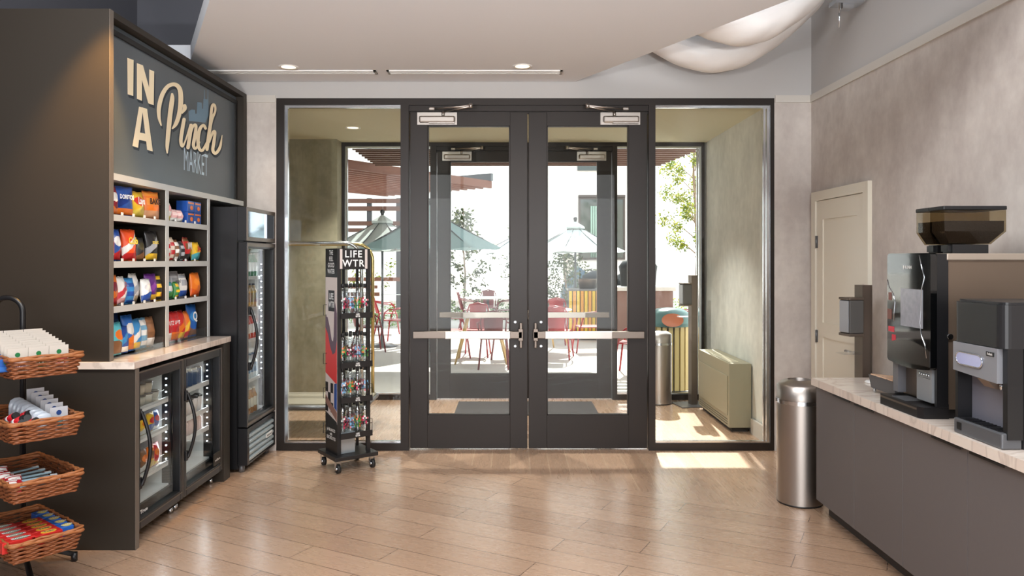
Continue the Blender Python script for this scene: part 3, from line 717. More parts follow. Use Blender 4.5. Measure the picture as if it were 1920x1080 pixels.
# (y, w, h, cols, style, text, label)
def row(z, g, items, x=-2.272, d=.068, tilt=-3):
    for i, (y, w, h, cols, st, tx, lb, *ex) in enumerate(items):
        bag(x-(ex[0] if ex else 0), y, z, w, h, d, cols, lb, g, rz=R(rnd.uniform(-14, 6)), style=st, seed=int(y*991)+int(z*77), text=tx, tcol=ex[1] if len(ex) > 1 else (250, 250, 250), tilt=tilt)
row(S1, G1, [
 (4.235, .10, .165, (MA, WH, OR), 0, None, 'maroon snack bag at the left end of the top shelf'),
 (4.355, .18, .175, (BL, (20, 50, 120), OR), 2, 'DORITOS', 'large blue corn chip bag on the top shelf'),
 (4.52, .165, .160, (YE, (214, 60, 50), (226, 200, 80)), 0, 'Lays', 'large yellow potato chip bag on the top shelf'),
 (4.70, .15, .175, (OR, (240, 150, 60), (206, 150, 110)), 1, 'BAKE', 'orange baked chip bag at the right end of the top left shelf', 0, (60, 30, 20)),
 (4.905, .09, .135, (WH, PK, (230, 220, 120)), 0, None, 'white and pink pouch at the left end of the top right shelf'),
 (5.0, .07, .085, (PK, (240, 210, 205), WH), 1, None, 'small pale pink packet beside the white pouch'),
 (5.085, .07, .085, (PK, (240, 210, 205), WH), 1, None, 'small pale pink packet beside the blue cracker boxes')])
for i in range(2):
    for j in range(2):
        t = thing('cracker_box', '%s blue cracker box of the stack nearer the %s on the top right shelf' % (('lower', 'upper')[i], ('left', 'right')[j]), 'box', (-2.275, 5.20+.115*j, S1+.078*i), 0, 'blue cracker boxes')
        b = MB(); b.box((-.04, -.052, 0), (.04, .052, .077), bev=.002); part('carton', b, cmat(BL), t)
        b = MB(); b.sphere((0, 0, 0), .022, M=T(.039, .01, .03) @ SC(.1, 1.2, .8)); b.box((.04, -.045, .058), (.041, .045, .068)); part('printed_picture', b, cmat(OR), t, 'orange picture of crackers')
row(S2, G2, [
 (4.205, .07, .155, (OR, RD, WH), 0, None, 'orange packet at the left end of the second shelf'),
 (4.275, .075, .185, (BL, WH, RD), 0, None, 'tall blue and white packet on the second shelf'),
 (4.345, .07, .15, (RD, BL, OR), 3, None, 'red and blue packet behind the tall orange bag on the second shelf', .04),
 (4.43, .12, .19, ((236, 84, 34), WH, RD), 2, 'Cob', 'tall orange-red popcorn bag leaning on the second shelf', 0, (250, 210, 60)),
 (4.545, .085, .145, (BK, (70, 64, 40), BR), 0, None, 'dark gray pouch on the second shelf'),
 (4.70, .13, .19, (BK, SV, YE), 2, 'smart', 'black popcorn bag with yellow band on the second shelf', 0, (240, 210, 60)),
 (4.895, .065, .165, (RD, WH, (220, 90, 40)), 3, None, 'red and white striped candy packet on the second right shelf'),
 (4.965, .05, .16, ((214, 196, 176), RD, BK), 3, None, 'cream and red candy packet on the second right shelf'),
 (5.03, .055, .145, (BR, WH, BK), 3, None, 'brown chocolate packet on the second right shelf'),
 (5.115, .06, .14, (BK, SV, RD), 3, None, 'black and silver chocolate packet beside the red hanging bag'),
 (5.195, .10, .165, ((190, 40, 40), BR, BK), 1, 'MM', 'red topped brown candy bag on the second right shelf'),
 (5.35, .11, .135, (YE, (220, 180, 40), TL), 0, 'Skt', 'yellow candy bag at the right end of the second right shelf', 0, (200, 30, 50))])
row(S3, G3, [
 (4.225, .12, .175, (OR, MA, RD), 0, None, 'orange and maroon bag at the left end of the third shelf'),
 (4.33, .105, .165, (WH, (214, 60, 70), PK), 2, 'P', 'white and red bag second on the third shelf', 0, (160, 40, 50)),
 (4.425, .09, .155, (LB, BL, WH), 3, None, 'blue and white bag between the white bags of the third shelf'),
 (4.515, .10, .18, (WH, SV, (200, 180, 140)), 2, None, 'white bag with folded top on the third shelf', .02),
 (4.60, .09, .145, (WH, (200, 200, 204), BL), 0, None, 'white popcorn bag before the purple bag on the third shelf', -.015),
 (4.69, .11, .175, (PU, (140, 60, 160), YE), 2, None, 'purple bag on the third shelf'),
 (4.755, .085, .16, (YE, BK, OR), 3, None, 'yellow and black bag at the right end of the third left shelf', -.01),
 (4.92, .11, .115, (TL, WH, GR), 0, None, 'teal green packet at the left end of the third right shelf'),
 (5.03, .06, .115, (GR, YE, OR), 3, None, 'narrow green and yellow packet on the third right shelf'),
 (5.11, .10, .185, ((190, 190, 192), (150, 150, 152), SV), 1, 'popd', 'tall gray popped chip bag on the third right shelf', .04, (60, 60, 60)),
 (5.19, .10, .165, (WH, SV, BL), 1, None, 'white and gray bag beside the orange bag on the third right shelf', .02),
 (5.345, .14, .17, (OR, (240, 140, 40), (220, 90, 30)), 0, None, 'orange bag at the right end of the third right shelf')])
row(S4+.012, G4, [
 (4.22, .10, .19, ((120, 150, 160), WH, BR), 3, None, 'gray and brown bag at the left end of the countertop'),
 (4.30, .10, .19, ((90, 190, 200), OR, BR), 0, None, 'turquoise topped bag with orange picture on the countertop', -.02),
 (4.385, .10, .16, (BL, LB, WH), 2, None, 'blue and white bag third from the left on the countertop', -.01),
 (4.40, .11, .20, (LB, BL, OR), 0, None, 'bright blue bag standing behind the third countertop bag', .09),
 (4.475, .10, .22, ((40, 110, 200), WH, OR), 0, None, 'tall blue cracker bag in the left countertop bin'),
 (4.56, .10, .19, (LB, WH, YE), 2, None, 'blue and white bag in the middle of the clear bin'),
 (4.645, .09, .19, ((120, 170, 200), WH, SV), 3, None, 'pale blue and silver bag in the clear bin'),
 (4.735, .09, .19, (BR, (150, 104, 70), WH), 1, None, 'brown bag at the right end of the left bin'),
 (4.90, .085, .20, (RD, (214, 50, 50), WH), 1, 'UTZ', 'red bag at the left end of the right bin'),
 (4.985, .085, .20, (RD, (214, 50, 50), WH), 1, 'UTZ', 'red bag second in the right bin'),
 (5.075, .10, .20, (RD, (214, 50, 50), OR), 1, 'LAYS', 'red bag third in the right bin'),
 (5.185, .09, .20, ((206, 44, 36), OR, YE), 2, None, 'red and orange bag fourth in the right bin'),
 (5.265, .06, .19, (OR, YE, RD), 2, None, 'narrow orange bag fifth in the right bin'),
 (5.36, .12, .23, ((30, 96, 176), LB, BR), 0, 'Q', 'big blue cookie bag at the right end of the right bin')], x=-2.30)
for i, y in enumerate((4.62, 4.95, 5.12, 5.30)):
    bag(-2.47, y, S4+.012, .12, .235, .07, (BL, LB, WH), 'dark blue bag at the back of the countertop, %s from the left' % ORD[i], G4, seed=60+i)
# clear bins and dividers
for (a, c, lb) in ((4.43, 4.785, 'clear acrylic snack bin on the countertop left of the divider'), (4.86, 5.44, 'clear acrylic snack bin on the countertop right of the divider')):
    b = MB(); b.box((-2.42, a, S4), (-2.232, c, S4+.004)); b.box((-2.236, a, S4+.004), (-2.232, c, S4+.07)); b.box((-2.42, a, S4+.004), (-2.24, a+.003, S4+.07)); b.box((-2.42, c-.003, S4+.004), (-2.24, c, S4+.07))
    solo('snack_bin', b, CLEAR, lb, 'bin', 'clear bins on the countertop')
TAG = MB(); TAG.box((0, -.010, 0), (.004, .010, .016)); tg = new('price_tag', TAG.mesh('price_tag', WHITE)); tg['category'] = 'price tag'; tgp = Pool(tg)
for si, (z, nm) in enumerate(((S1, 'top'), (S2, 'second'), (S3, 'third'))):
    for i, y in enumerate((4.27, 4.40, 4.53, 4.66, 4.95, 5.10, 5.25)):
        tgp.put((XT-.006, y, z+.0005), 0, 'tiny white price tag on the %s shelf edge, %s from the left' % (nm, ORD[i]), 'white price tags on the shelf edges')

# more cooler contents
k = 0
def smallbag(x, y, z, w, h, c, lb, g, **kw): return bag(x, y, z, w, h, .05, c, lb, g, seed=int(1000*y), **kw)
for i, (y, c, nm) in enumerate(((4.25, (RD, OR, YE), 'red and yellow'), (4.34, (YE, OR, WH), 'yellow'), (4.43, (YE, RD, BL), 'yellow and red'), (4.50, (BL, RD, WH), 'blue'))):
    smallbag(-2.21, y+.12, .553, .085, .12, c, nm+' pouch, middle shelf of the near cooler, %s from the left' % ORD[i], 'pouches in the near cooler')
for i, (y, c, nm) in enumerate(((4.25, (LB, BL, WH), 'blue'), (4.34, (BR, OR, WH), 'brown'), (4.43, (OR, BR, YE), 'orange'), (4.50, (RD, OR, YE), 'red'))):
    smallbag(-2.21, y+.12, .331, .09, .14, c, nm+' pouch, bottom shelf of the near cooler, %s from the left' % ORD[i], 'pouches in the near cooler')
CAN = thing('drink_can', None, 'drink can'); b = MB(); b.lathe([(.024, 0), (.028, .008), (.028, .11), (.022, .122)], n=14, mis=[0, 1, 0]); part('can_body', b, [STEEL, cmat((60, 90, 130))], CAN)
b = MB(); b.lathe([(.022, .1222), (.0001, .1215)], n=14, cap=False); part('can_lid', b, CHROME, CAN)
cp = Pool(CAN)
for i in range(6):
    for j in range(2): cp.put((-2.215-.07*j, 4.88+.075*i, .734), 0, 'blue drink can in the far cooler, top shelf, %s from left, %s row' % (ORD[i], ('front', 'back')[j]), 'cans in the far cooler')
CUP = thing('milk_cup', None, 'drink cup'); b = MB(); b.lathe([(.026, 0), (.033, .10)], n=14); part('cup', b, mat('milk', (232, 222, 216), .4), CUP); b = MB(); b.lathe([(.035, .1005), (.035, .108), (.02, .118), (.0001, .118)], n=14, cap=False); part('lid', b, BLACKM, CUP)
cp = Pool(CUP)
for i in range(6):
    cp.put((-2.215, 4.88+.075*i, .546), 0, 'pale lidded drink cup on the middle shelf of the far cooler, %s from the left' % ORD[i], 'lidded cups in the far cooler')
BTL = thing('milk_bottle', None, 'bottle'); b = MB(); b.lathe([(.03, 0), (.03, .085), (.014, .105), (.014, .115)], n=14); part('bottle_body', b, mat('pink_milk', (228, 196, 188), .35), BTL); b = MB(); b.lathe([(.015, .1155), (.015, .128)], n=12); part('cap', b, WHITE, BTL)
cp = Pool(BTL)
for i in range(6):
    cp.put((-2.215, 4.88+.075*i, .411), 0, 'small pink milk bottle on the lower shelf of the far cooler, %s from the left' % ORD[i], 'milk bottles in the far cooler')

# ================================================================== TALL COOLER
t = thing('beverage_refrigerator', 'tall black glass door refrigerator beside the doors', 'refrigerator', (-2.3, 5.93, 0), world=True)
FX = -1.985; y0, y1 = 5.60, 6.255
b = MB(); b.box((-2.72, y0, .03), (-2.69, y1, 2.0)); b.box((-2.69, y0, .03), (FX-.075, y0+.035, 2.0)); b.box((-2.69, y1-.035, .03), (FX-.075, y1, 2.0)); b.box((-2.69, y0+.035, 1.72), (FX-.075, y1-.035, 2.0)); b.box((-2.69, y0+.035, .03), (FX-.075, y1-.035, .35)); b.box((FX-.078, y0, .33), (FX-.073, y0+.008, 1.735)); part('body', b, GLOSSB if False else BLACK, t)
b = MB(); yy0, yy1 = y0+.036, y1-.036; b.box((-2.689, yy0, .351), (-2.68, yy1, 1.719)); b.box((-2.68, yy0, .351), (FX-.08, yy0+.01, 1.719)); b.box((-2.68, yy1-.01, .351), (FX-.08, yy1, 1.719)); b.box((-2.68, yy0+.01, 1.709), (FX-.08, yy1-.01, 1.719)); b.box((-2.68, yy0+.01, .351), (FX-.08, yy1-.01, .36)); part('liner', b, LINER, t, 'white inner liner')
b = MB(); b.box((FX-.073, y0, 1.747), (FX-.006, y1, 2.0)); sb = part('header_box', b, BLACK, t)
b = MB(); b.box((FX-.006, y0, 1.747), (FX, y1, 1.777)); b.box((FX-.006, y0, 1.97), (FX, y1, 2.0)); b.box((FX-.006, y0, 1.777), (FX, y0+.022, 1.97)); b.box((FX-.006, y1-.022, 1.777), (FX, y1, 1.97)); part('header_frame', b, SATIN, sb, 'silver header frame')
b = MB(); b.box((FX-.006, y0+.022, 1.777), (FX-.002, y1-.022, 1.97)); part('header_panel', b, mat('mirror_panel', (150, 165, 180), .05, metal=.9), sb, 'glossy mirror-like header panel')
b = MB(); z0, z1 = .345, 1.735; xb = FX-.07
b.box((xb, y0, z0), (FX, y0+.03, z1), bev=.004); b.box((xb, y1-.045, z0), (FX, y1, z1), bev=.004); b.box((xb, y0+.03, z1-.045), (FX, y1-.045, z1), bev=.004); b.box((xb, y0+.03, z0), (FX, y1-.045, z0+.05), bev=.004); dr = part('door', b, BLACK, t)
b = MB(); b.box((FX-.03, y0+.03, z0+.05), (FX-.02, y1-.045, z1-.045)); part('door_glass', b, CGLASS, dr)
b = MB(); b.box((FX, y0+.002, z0), (FX+.003, y0+.01, z1)); b.box((FX, y1-.01, z0), (FX+.003, y1-.002, z1)); b.box((FX, y0+.01, z1-.03), (FX+.003, y1-.01, z1-.002)); b.box((FX, y0+.01, z0+.012), (FX+.003, y1-.01, z0+.03)); part('door_trim', b, SATIN, dr, 'bright metal trim line')
b = MB(); hy = y0+.03; b.tube([(FX, hy, 1.24)]+[(FX+.01+.05*math.sin(PI*k/12), hy+.012, 1.24-.46*k/12) for k in range(13)]+[(FX, hy, .78)], .011); b.box((FX, hy-.015, 1.19), (FX+.014, hy+.015, 1.25)); b.box((FX, hy-.015, .77), (FX+.014, hy+.015, .83)); part('door_handle', b, BLACK, dr, 'curved black door handle')
b = MB(); b.box((FX-.07, y0, .06), (FX, y0+.04, .335)); b.box((FX-.07, y1-.03, .06), (FX, y1, .335)); b.box((FX-.07, y0+.04, .30), (FX, y1-.03, .335)); b.box((FX-.07, y0+.04, .06), (FX, y1-.03, .075)); b.box((FX-.07, y0+.04, .075), (FX-.05, y1-.03, .30)); gr = part('grille', b, BLACK, t)
for i in range(5):
    b = MB(); z = .085+.044*i; b.prism([(FX-.035, z), (FX-.002, z-.004), (FX-.002, z+.012), (FX-.035, z+.034)], y0+.041, y1-.031, 'y'); part('louver', b, mat('louver_gray', (178, 190, 194), .35, metal=.4), gr, 'pale metal louver')
b = MB(); b.box((FX, 6.02, .165), (FX+.004, 6.17, .2)); part('name_plate', b, WHITE, gr)
b = MB(); b.text('beverage-air', T(FX+.0045, 6.095, .182) @ RZ(R(90)) @ RX(R(90)) @ SC(.023, .028, 1), off=.02); part('lettering', b, BLACKM, gr)
for z in (1.46, 1.21, .96, .64):
    b = MB(); b.box((-2.66, yy0+.012, z-.006), (FX-.11, yy1-.012, z)); b.box((FX-.112, yy0+.012, z-.014), (FX-.106, yy1-.012, z+.012)); part('shelf', b, WHITE, t)
for y, g in ((yy1-.022, 'far'),):
    b = MB(); b.box((FX-.12, y+.004, .40), (FX-.082, y+.008, 1.68)); part('mullion', b, BLACK, t); b = MB(); [b.box((FX-.1, y-.006, .70+.048*q), (FX-.092, y+.004, .708+.048*q)) for q in range(19)]; part('light_strip', b, LEDM, t, 'glowing white light strip')
    l = bpy.data.lights.new('cooler_lamp', 'AREA'); l.shape = 'RECTANGLE'; l.size = .02; l.size_y = .9; l.energy = .7; l.color = (.93, .97, 1)
    o = bpy.data.objects.new('cooler_lamp', l); COL.objects.link(o); o.parent = t; o.matrix_parent_inverse = PINV[t]; o.location = (FX-.11, y-.015, 1.1); o.rotation_euler = (R(90), 0, R(205))
for (yy, xx) in ((y0+.05, FX-.12), (y1-.05, FX-.12)):
    b = MB(); b.cyl((xx+.06, yy, 0), (xx+.06, yy, .06), .022); part('foot', b, GRAYM, t)
def bottle(name, col, capc, h, r, cat, liq=None):
    t = thing(name, None, cat); b = MB()
    b.lathe([(r*.85, 0), (r, .006), (r, h*.25), (r, h*.62), (r*.95, h*.68), (r*.42, h*.88), (r*.40, h*.93)], n=14, mis=[0, 0, 1, 0, 0, 0]); part('bottle_body', b, [mat('drink_%d%d%d' % col, col, .2), cmat(capc)], t)
    b = MB(); b.lathe([(r*.46, h*.932), (r*.46, h), ], n=12); part('cap', b, cmat(capc) if liq is None else cmat(liq), t); return t
sh = [(1.461, 'top', (30, 120, 70), (230, 235, 240), 'green'), (1.211, 'second', (150, 120, 70), (40, 40, 60), 'amber'), (.961, 'third', (190, 60, 40), (240, 240, 235), 'red'), (.641, 'fourth', (200, 210, 214), (60, 110, 150), 'pale'), (.361, 'bottom', (180, 120, 60), (230, 220, 200), 'orange')]
for (z, nm, c1, c2, cn) in sh:
    P = Pool(bottle('drink_bottle', c1, c2, .2, .031, 'drink bottle'))
    for i in range(7):
        P.put((FX-.15, yy0+.055+.078*i, z), 0, '%s drink bottle on the %s shelf of the tall refrigerator, %s from the left' % (cn, nm, ORD[i]), '%s bottles in the tall refrigerator' % cn)

# ================================================================== WATER RACK
rk = thing('water_display_rack', 'black wheeled display rack of bottled water with LIFE WTR lettering', 'display rack', at(650, 850, 5.83)[:2]+(0,), R(36))
rk.location = (-1.275, 5.80, 0)
# local: x along wide face (width .31), y depth (.22); camera sees -y face (wide) and -x face (narrow)
W2, D2 = .135, .115
BK2 = mat('rack_black', (32, 30, 30), .45)
b = MB(); b.box((-W2-.04, -D2-.06, .095), (W2+.04, D2+.06, .125), bev=.004); part('base_plate', b, BK2, rk)
for sx in (-1, 1):
    for sy in (-1, 1):
        x, y = sx*(W2+.005), sy*(D2+.025)
        b = MB(); b.cyl((x-.012, y, .034), (x+.012, y, .034), .033, n=18); c = part('caster', b, BLACKM, rk)
        b = MB(); b.box((x-.02, y-.006, .034), (x-.016, y+.02, .09)); b.box((x+.016, y-.006, .034), (x+.02, y+.02, .09)); b.box((x-.022, y-.012, .085), (x+.022, y+.022, .095)); b.cyl((x-.021, y, .034), (x+.021, y, .034), .011, n=12); part('caster_fork', b, CHROME, c, 'chrome caster fork')
b = MB(); b.box((-W2, -D2, .125), (-W2+.012, D2, 1.69)); sp_ = part('side_panel', b, BK2, rk)
b = MB(); b.box((W2-.03, -D2, .125), (W2, -D2+.02, 1.53)); part('post', b, BK2, rk); b = MB(); b.box((W2-.03, -D2, 1.53), (W2, D2, 1.69)); part('side_header', b, BK2, rk)
b = MB(); b.box((-W2+.012, -D2, .125), (-W2+.03, -D2+.018, 1.53)); part('post', b, BK2, rk)
for xx in (-W2+.012, .0, W2-.018):
    b = MB(); b.box((xx, D2-.018, .125), (xx+.018, D2, 1.53)); part('post', b, BK2, rk)
b = MB(); b.box((-W2+.012, -D2, 1.53), (W2-.03, D2, 1.69)); hd = part('header', b, BK2, rk)
b = MB(); b.text('LIFE\nWTR', T(-.005, -D2-.001, 1.61) @ RX(R(90)) @ SC(.074, .074, 1), off=.018, spacing=1.15); part('lettering', b, WHITE, hd, 'white letters LIFE WTR')
b = MB(); b.box((-W2+.02, -D2-.002, 1.535), (-W2+.04, -D2, 1.685)); b.box((W2-.045, -D2-.002, 1.535), (W2-.025, -D2, 1.685)); part('printed_strip', b, mat('pale_print', (206, 194, 188), .5), hd, 'pale vertical strip')
# narrow face art (local -x side)
xa = -W2-.0012
ML = lambda y, z, s, sz=None: T(xa-.001, y, z) @ RZ(R(-90)) @ RX(R(90)) @ SC(s, sz or s, 1)
b = MB(); b.box((xa, -D2+.004, .36), (-W2, D2-.004, 1.47)); part('printed_panel', b, mat('pale_print', (206, 194, 188), .5), sp_, 'printed side panel')
b = MB(); b.box((xa-.0008, -.065, 1.21), (xa, .055, 1.37)); part('printed_square', b, BK2, sp_, 'black square with lettering')
b = MB(); b.text('THE\nFEEL\nGOOD\nWATER', ML(0, 1.585, .04, .05), off=.01); part('lettering', b, WHITE, sp_)
b = MB(); b.text('LIFE\nWTR', ML(-.005, 1.29, .048, .066), off=.015); part('lettering', b, WHITE, sp_)
b = MB(); b.text('pH BALANCED\nwith\nELECTROLYTES', ML(0, .27, .024, .032), off=.02); part('lettering', b, WHITE, sp_)
def aprint(poly, m, lab, o=.0006):
    b = MB(); b.prism(poly, xa-o, xa, 'x'); part('printed_shape', b, m, sp_, lab)
DP = D2-.004
aprint([(-DP, 1.0), (-DP, .66), (DP, .73), (DP, 1.09), (.06, 1.06), (.02, .98), (-.03, .92), (-.07, .92)], mat('print_red', (206, 52, 50), .5), 'red printed field', .0006)
aprint([(DP, 1.17), (DP, 1.08), (.06, 1.03), (.02, .94), (-.03, .88), (-.08, .90), (-DP, .99), (-DP, 1.2), (-.075, 1.28), (-.06, 1.2), (-.05, 1.02), (-.035, .98), (-.01, .99), (.03, 1.09), (.07, 1.16)], mat('print_plum', (92, 70, 84), .5), 'dark plum printed curve', .0010)
b = MB(); 
for i in range(3):
    for j in range(3):
        if (i+j) % 2 == 0: b.box((xa-.001, DP-.05*(i+1), .66-.075*(j+1)+.0*i), (xa, DP-.05*i, .66-.075*j))
part('printed_shape', b, BK2, sp_, 'black printed checks')
aprint([(-DP, .67), (-DP, .46), (-.06, .48), (-.06, .66)], mat('print_blue', (44, 76, 140), .5), 'blue printed field', .0012)
aprint([(-DP, .45), (-DP, .38), (DP, .50), (DP, .56)], mat('print_brown', (140, 104, 92), .5), 'brown printed band', .0012)
aprint([(-DP, .36), (-DP, .375), (DP, .43), (DP, .36)], BK2, 'black printed base', .0014)
RS = [1.185, .81, .545, .275]
for z in RS:
    b = MB(); b.box((-W2+.03, -D2-.02, z-.006), (W2-.031, D2-.02, z)); b.box((-W2+.02, -D2-.025, z-.028), (W2+.008, -D2-.019, z+.016)); sf = part('shelf', b, BK2, rk)
    b = MB(); b.text('LIFE\nWTR', T(.02, -D2-.026, z-.006) @ RX(R(90)) @ SC(.017, .017, 1), off=.03); part('lettering', b, WHITE, sf)
    for gp in ([(-W2+.03, -D2-.022, z+.07), (W2+.004, -D2-.022, z+.07), (W2+.004, -D2-.022, z)], [(W2+.002, -D2+.04, z-.01), (W2+.035, -D2+.04, z-.01), (W2+.035, -D2+.04, z+.09), (W2+.002, -D2+.04, z+.09)], [(-W2-.002, D2-.03, z-.01), (-W2-.03, D2-.03, z-.01), (-W2-.03, D2-.03, z+.07), (-W2-.002, D2-.03, z+.07)]):
        b = MB(); b.tube(gp, .0025, n=6); part('wire_guard', b, BLACKM, sf)
# bottles
WB = []
for nm, cl3 in (('black and pink', (BK, (206, 50, 90), WH)), ('green and orange', (GR, (220, 120, 60), (120, 170, 90))), ('blue and pink', ((120, 170, 210), (226, 120, 130), WH))):
    t = thing('water_bottle', None, 'water bottle'); b = MB(); r = .0325; h = .235; n = 16
    r = .029; prof = [(r*.8, 0), (r, .008), (r, .05), (r, .065), (r, .08), (r, .095), (r, .11), (r, .125), (r, .165), (r*.9, .182), (r*.42, .196), (r*.40, .205)]
    b.lathe(prof, n=n, cap=False); part('bottle_body', b, BOTTLE, t)
    b = MB(); q = random.Random(len(nm)*3)
    for i in range(n):
        for j in range(6):
            if q.random() < .45:
                a0, a1 = 2*PI*i/n, 2*PI*(i+1)/n; z0 = .048+.0135*j; z1 = z0+.0135; rr = r+.0006
                b._add([(rr*math.cos(a0), rr*math.sin(a0), z0), (rr*math.cos(a1), rr*math.sin(a1), z0), (rr*math.cos(a1), rr*math.sin(a1), z1), (rr*math.cos(a0), rr*math.sin(a0), z1)], [(0, 1, 2, 3)], q.choice([0, 0, 1, 1, 2]))
    part('printed_label', b, [cmat(c) for c in cl3], t, nm+' printed floral label')
    b = MB(); b.lathe([(r*.44, .2055), (r*.44, .232), (r*.38, .235)], n=14); part('cap', b, BLACKM, t)
    WB.append((nm, Pool(t)))
Mr = T(*rk.location) @ RZ(R(36)); rowk = ('front', 'middle', 'back')
for si, z in enumerate(RS):
    for i in range(4):
        for j in range(3):
            nm, P = WB[(i*2+j+si) % 3]; p = Mr @ Vector((-W2+.052+.0605*i-.0, -D2+.02+.066*j, z+.0005))
            P.put(p, R(30*i+50*j), '%s water bottle, %s from left, %s row, %s rack shelf' % (nm, ORD[i], rowk[j], ('top', 'second', 'third', 'bottom')[si]), 'water bottles on the display rack')
b = MB(); b.box((-.07, -.09, 0), (.07, .03, .16), bev=.004); p = Mr @ Vector((-.05, 0, .126)); solo('shrink_pack', b, mat('silver_wrap', (180, 190, 196), .2, metal=.6), 'silver wrapped carton standing on the rack base', 'carton', None, p, R(36))

# ================================================================== BASKET STAND
st = thing('basket_stand', 'black metal stand holding the four wicker baskets', 'stand', (-2.40, 3.68, 0), world=True)
A = Vector((-2.27, 3.38)); u1 = Vector((.19, .24)); u2 = Vector((-.42, .33)); cen = A+u1*.5+u2*.5
pc = Vector((-2.565, 3.915))
n1 = u1.normalized(); n2 = u2.normalized()
px_, py_ = pc.x, pc.y
b = MB(); q = pc+n1*0; l_ = pc-Vector((.16, 0))
arc = [(q.x-.08+.08*math.cos(a), q.y, 1.33+.075*math.sin(a)) for a in [PI*k/12 for k in range(13)]]
b.tube([(q.x, q.y, .06)]+arc+[(l_.x, l_.y, 1.17)], .014, n=10); part('pole', b, BLACK, st)
for s1, s2 in ((1, 0), (-1, 0), (0, 1), (0, -1)):
    b = MB(); e = Vector((pc.x, pc.y))+(Vector((.235, .06)) if (s1, s2) == (1, 0) else Vector((-.2, -.2)) if (s1, s2) == (-1, 0) else Vector((-.1, .12)) if s2 == 1 else Vector((.33, -.42)))
    b.tube([(pc.x, pc.y, .085), ((pc.x+e.x)/2, (pc.y+e.y)/2, .075), (e.x, e.y, .035)], .014, n=8); b.cyl((e.x, e.y, 0), (e.x, e.y, .045), .016); part('leg', b, BLACK, st)
BZ = [1.149, .852, .578, .302]
for z in BZ:
    b = MB()
    for k in (-.25, .25):
        a0 = A+u1*.1+u2*(.5+k); a1 = A+u1*.9+u2*(.5+k); b.tube([(a0.x, a0.y, z-.103), (a1.x, a1.y, z-.103)], .006, n=6)
    a0 = A+u1*.5+u2*.2; a1 = pc; b.tube([(a0.x, a0.y, z-.108), (a1.x, a1.y, z-.108)], .006, n=6)
    part('basket_arm', b, BLACK, st)
def basket(zr, label):
    H = .095; t = thing('wicker_basket', label, 'basket', (cen.x, cen.y, zr-H), world=True, group='wicker baskets on the stand')
    hw1, hw2 = u1.length/2, u2.length/2
    def ring(z, sc1, sc2, ph=0, amp=0, npt=116):
        L = [(-hw1*sc1, -hw2*sc2), (hw1*sc1, -hw2*sc2), (hw1*sc1, hw2*sc2), (-hw1*sc1, hw2*sc2)]; per = []
        seg = [30, 28, 30, 28]; seg = [22, 36, 22, 36]
        for k in range(4):
            p, q = Vector(L[k]), Vector(L[(k+1) % 4])
            for i in range(seg[k]):
                f = i/seg[k]; e = .12; w_ = p.lerp(q, f)
                per.append((w_, (k, f)))
        out = []
        for i, (w_, (k, f)) in enumerate(per):
            nrm = [Vector((0, -1)), Vector((1, 0)), Vector((0, 1)), Vector((-1, 0))][k]
            c = w_*(1-.02*(1 if f in (0,) else 0))+nrm*amp*math.sin(i*PI/2+ph)
            g = cen+n1*c.x+n2*c.y
            out.append((g.x, g.y, z+.0025*math.sin(i*.5+ph)))
        return out
    b = MB(); n = 9
    for i in range(n):
        f = i/(n-1); s = .88+.12*f; b.tube(ring(zr-H+.006+(H-.016)*f, s, .92+.08*f, ph=PI*(i % 2), amp=.004), .0056, n=5, closed=True)
    part('woven_wall', b, WICKER, t)
    b = MB(); b.tube(ring(zr-.006, 1.02, 1.01, 0, .003), .009, n=7, closed=True); b.tube(ring(zr+.004, 1.01, 1.005, PI, .004), .006, n=6, closed=True); part('rim', b, mat('wicker_rim', (158, 98, 56), .5, noisy=.3, nscale=60), t, 'braided rim')
    b = MB(); c = [cen+n1*x*hw1*.88+n2*y*hw2*.92 for x, y in ((-1, -1), (1, -1), (1, 1), (-1, 1))]; b.prism([(p.x, p.y) for p in c], zr-H, zr-H+.008); part('basket_floor', b, WICKER, t)
    return t
BL4 = ['top wicker basket holding medicine packets', 'second wicker basket from the top with toiletry packs and red tubes', 'third wicker basket from the top with toothbrush packs', 'bottom wicker basket filled with detergent boxes']
for z, lb in zip(BZ, BL4): basket(z, lb)
ang = math.atan2(n2.y, n2.x)
# local frame for basket goods: s along n1 (towards camera right), t along n2
def bp(s, t_, z): v = cen+n1*s+n2*t_; return (v.x, v.y, z)
rzB = math.atan2(n1.y, n1.x)
CARD = mat('card_pale', (206, 196, 184), .6)
def packet(z, cb, name='medicine_packet', h=.11, w=.085, cardm=None, blister=None):
    t = thing(name, None, 'packet'); b = MB(); b.box((-.0015, -w/2, 0), (.0015, w/2, h)); part('card', b, cardm or CARD, t)
    b = MB(); b.cyl((-.0022, 0, h*.72), (-.0015, 0, h*.72), w*.13, n=14); part('round_logo', b, cmat((40, 120, 70)), t, 'green round logo')
    b = MB(); b.box((-.006, -w*.42, h*.08), (-.0015, w*.42, h*.42)); part('blister', b, cmat(cb), t); return t
def face(): return rzB  # cards face -n2..?
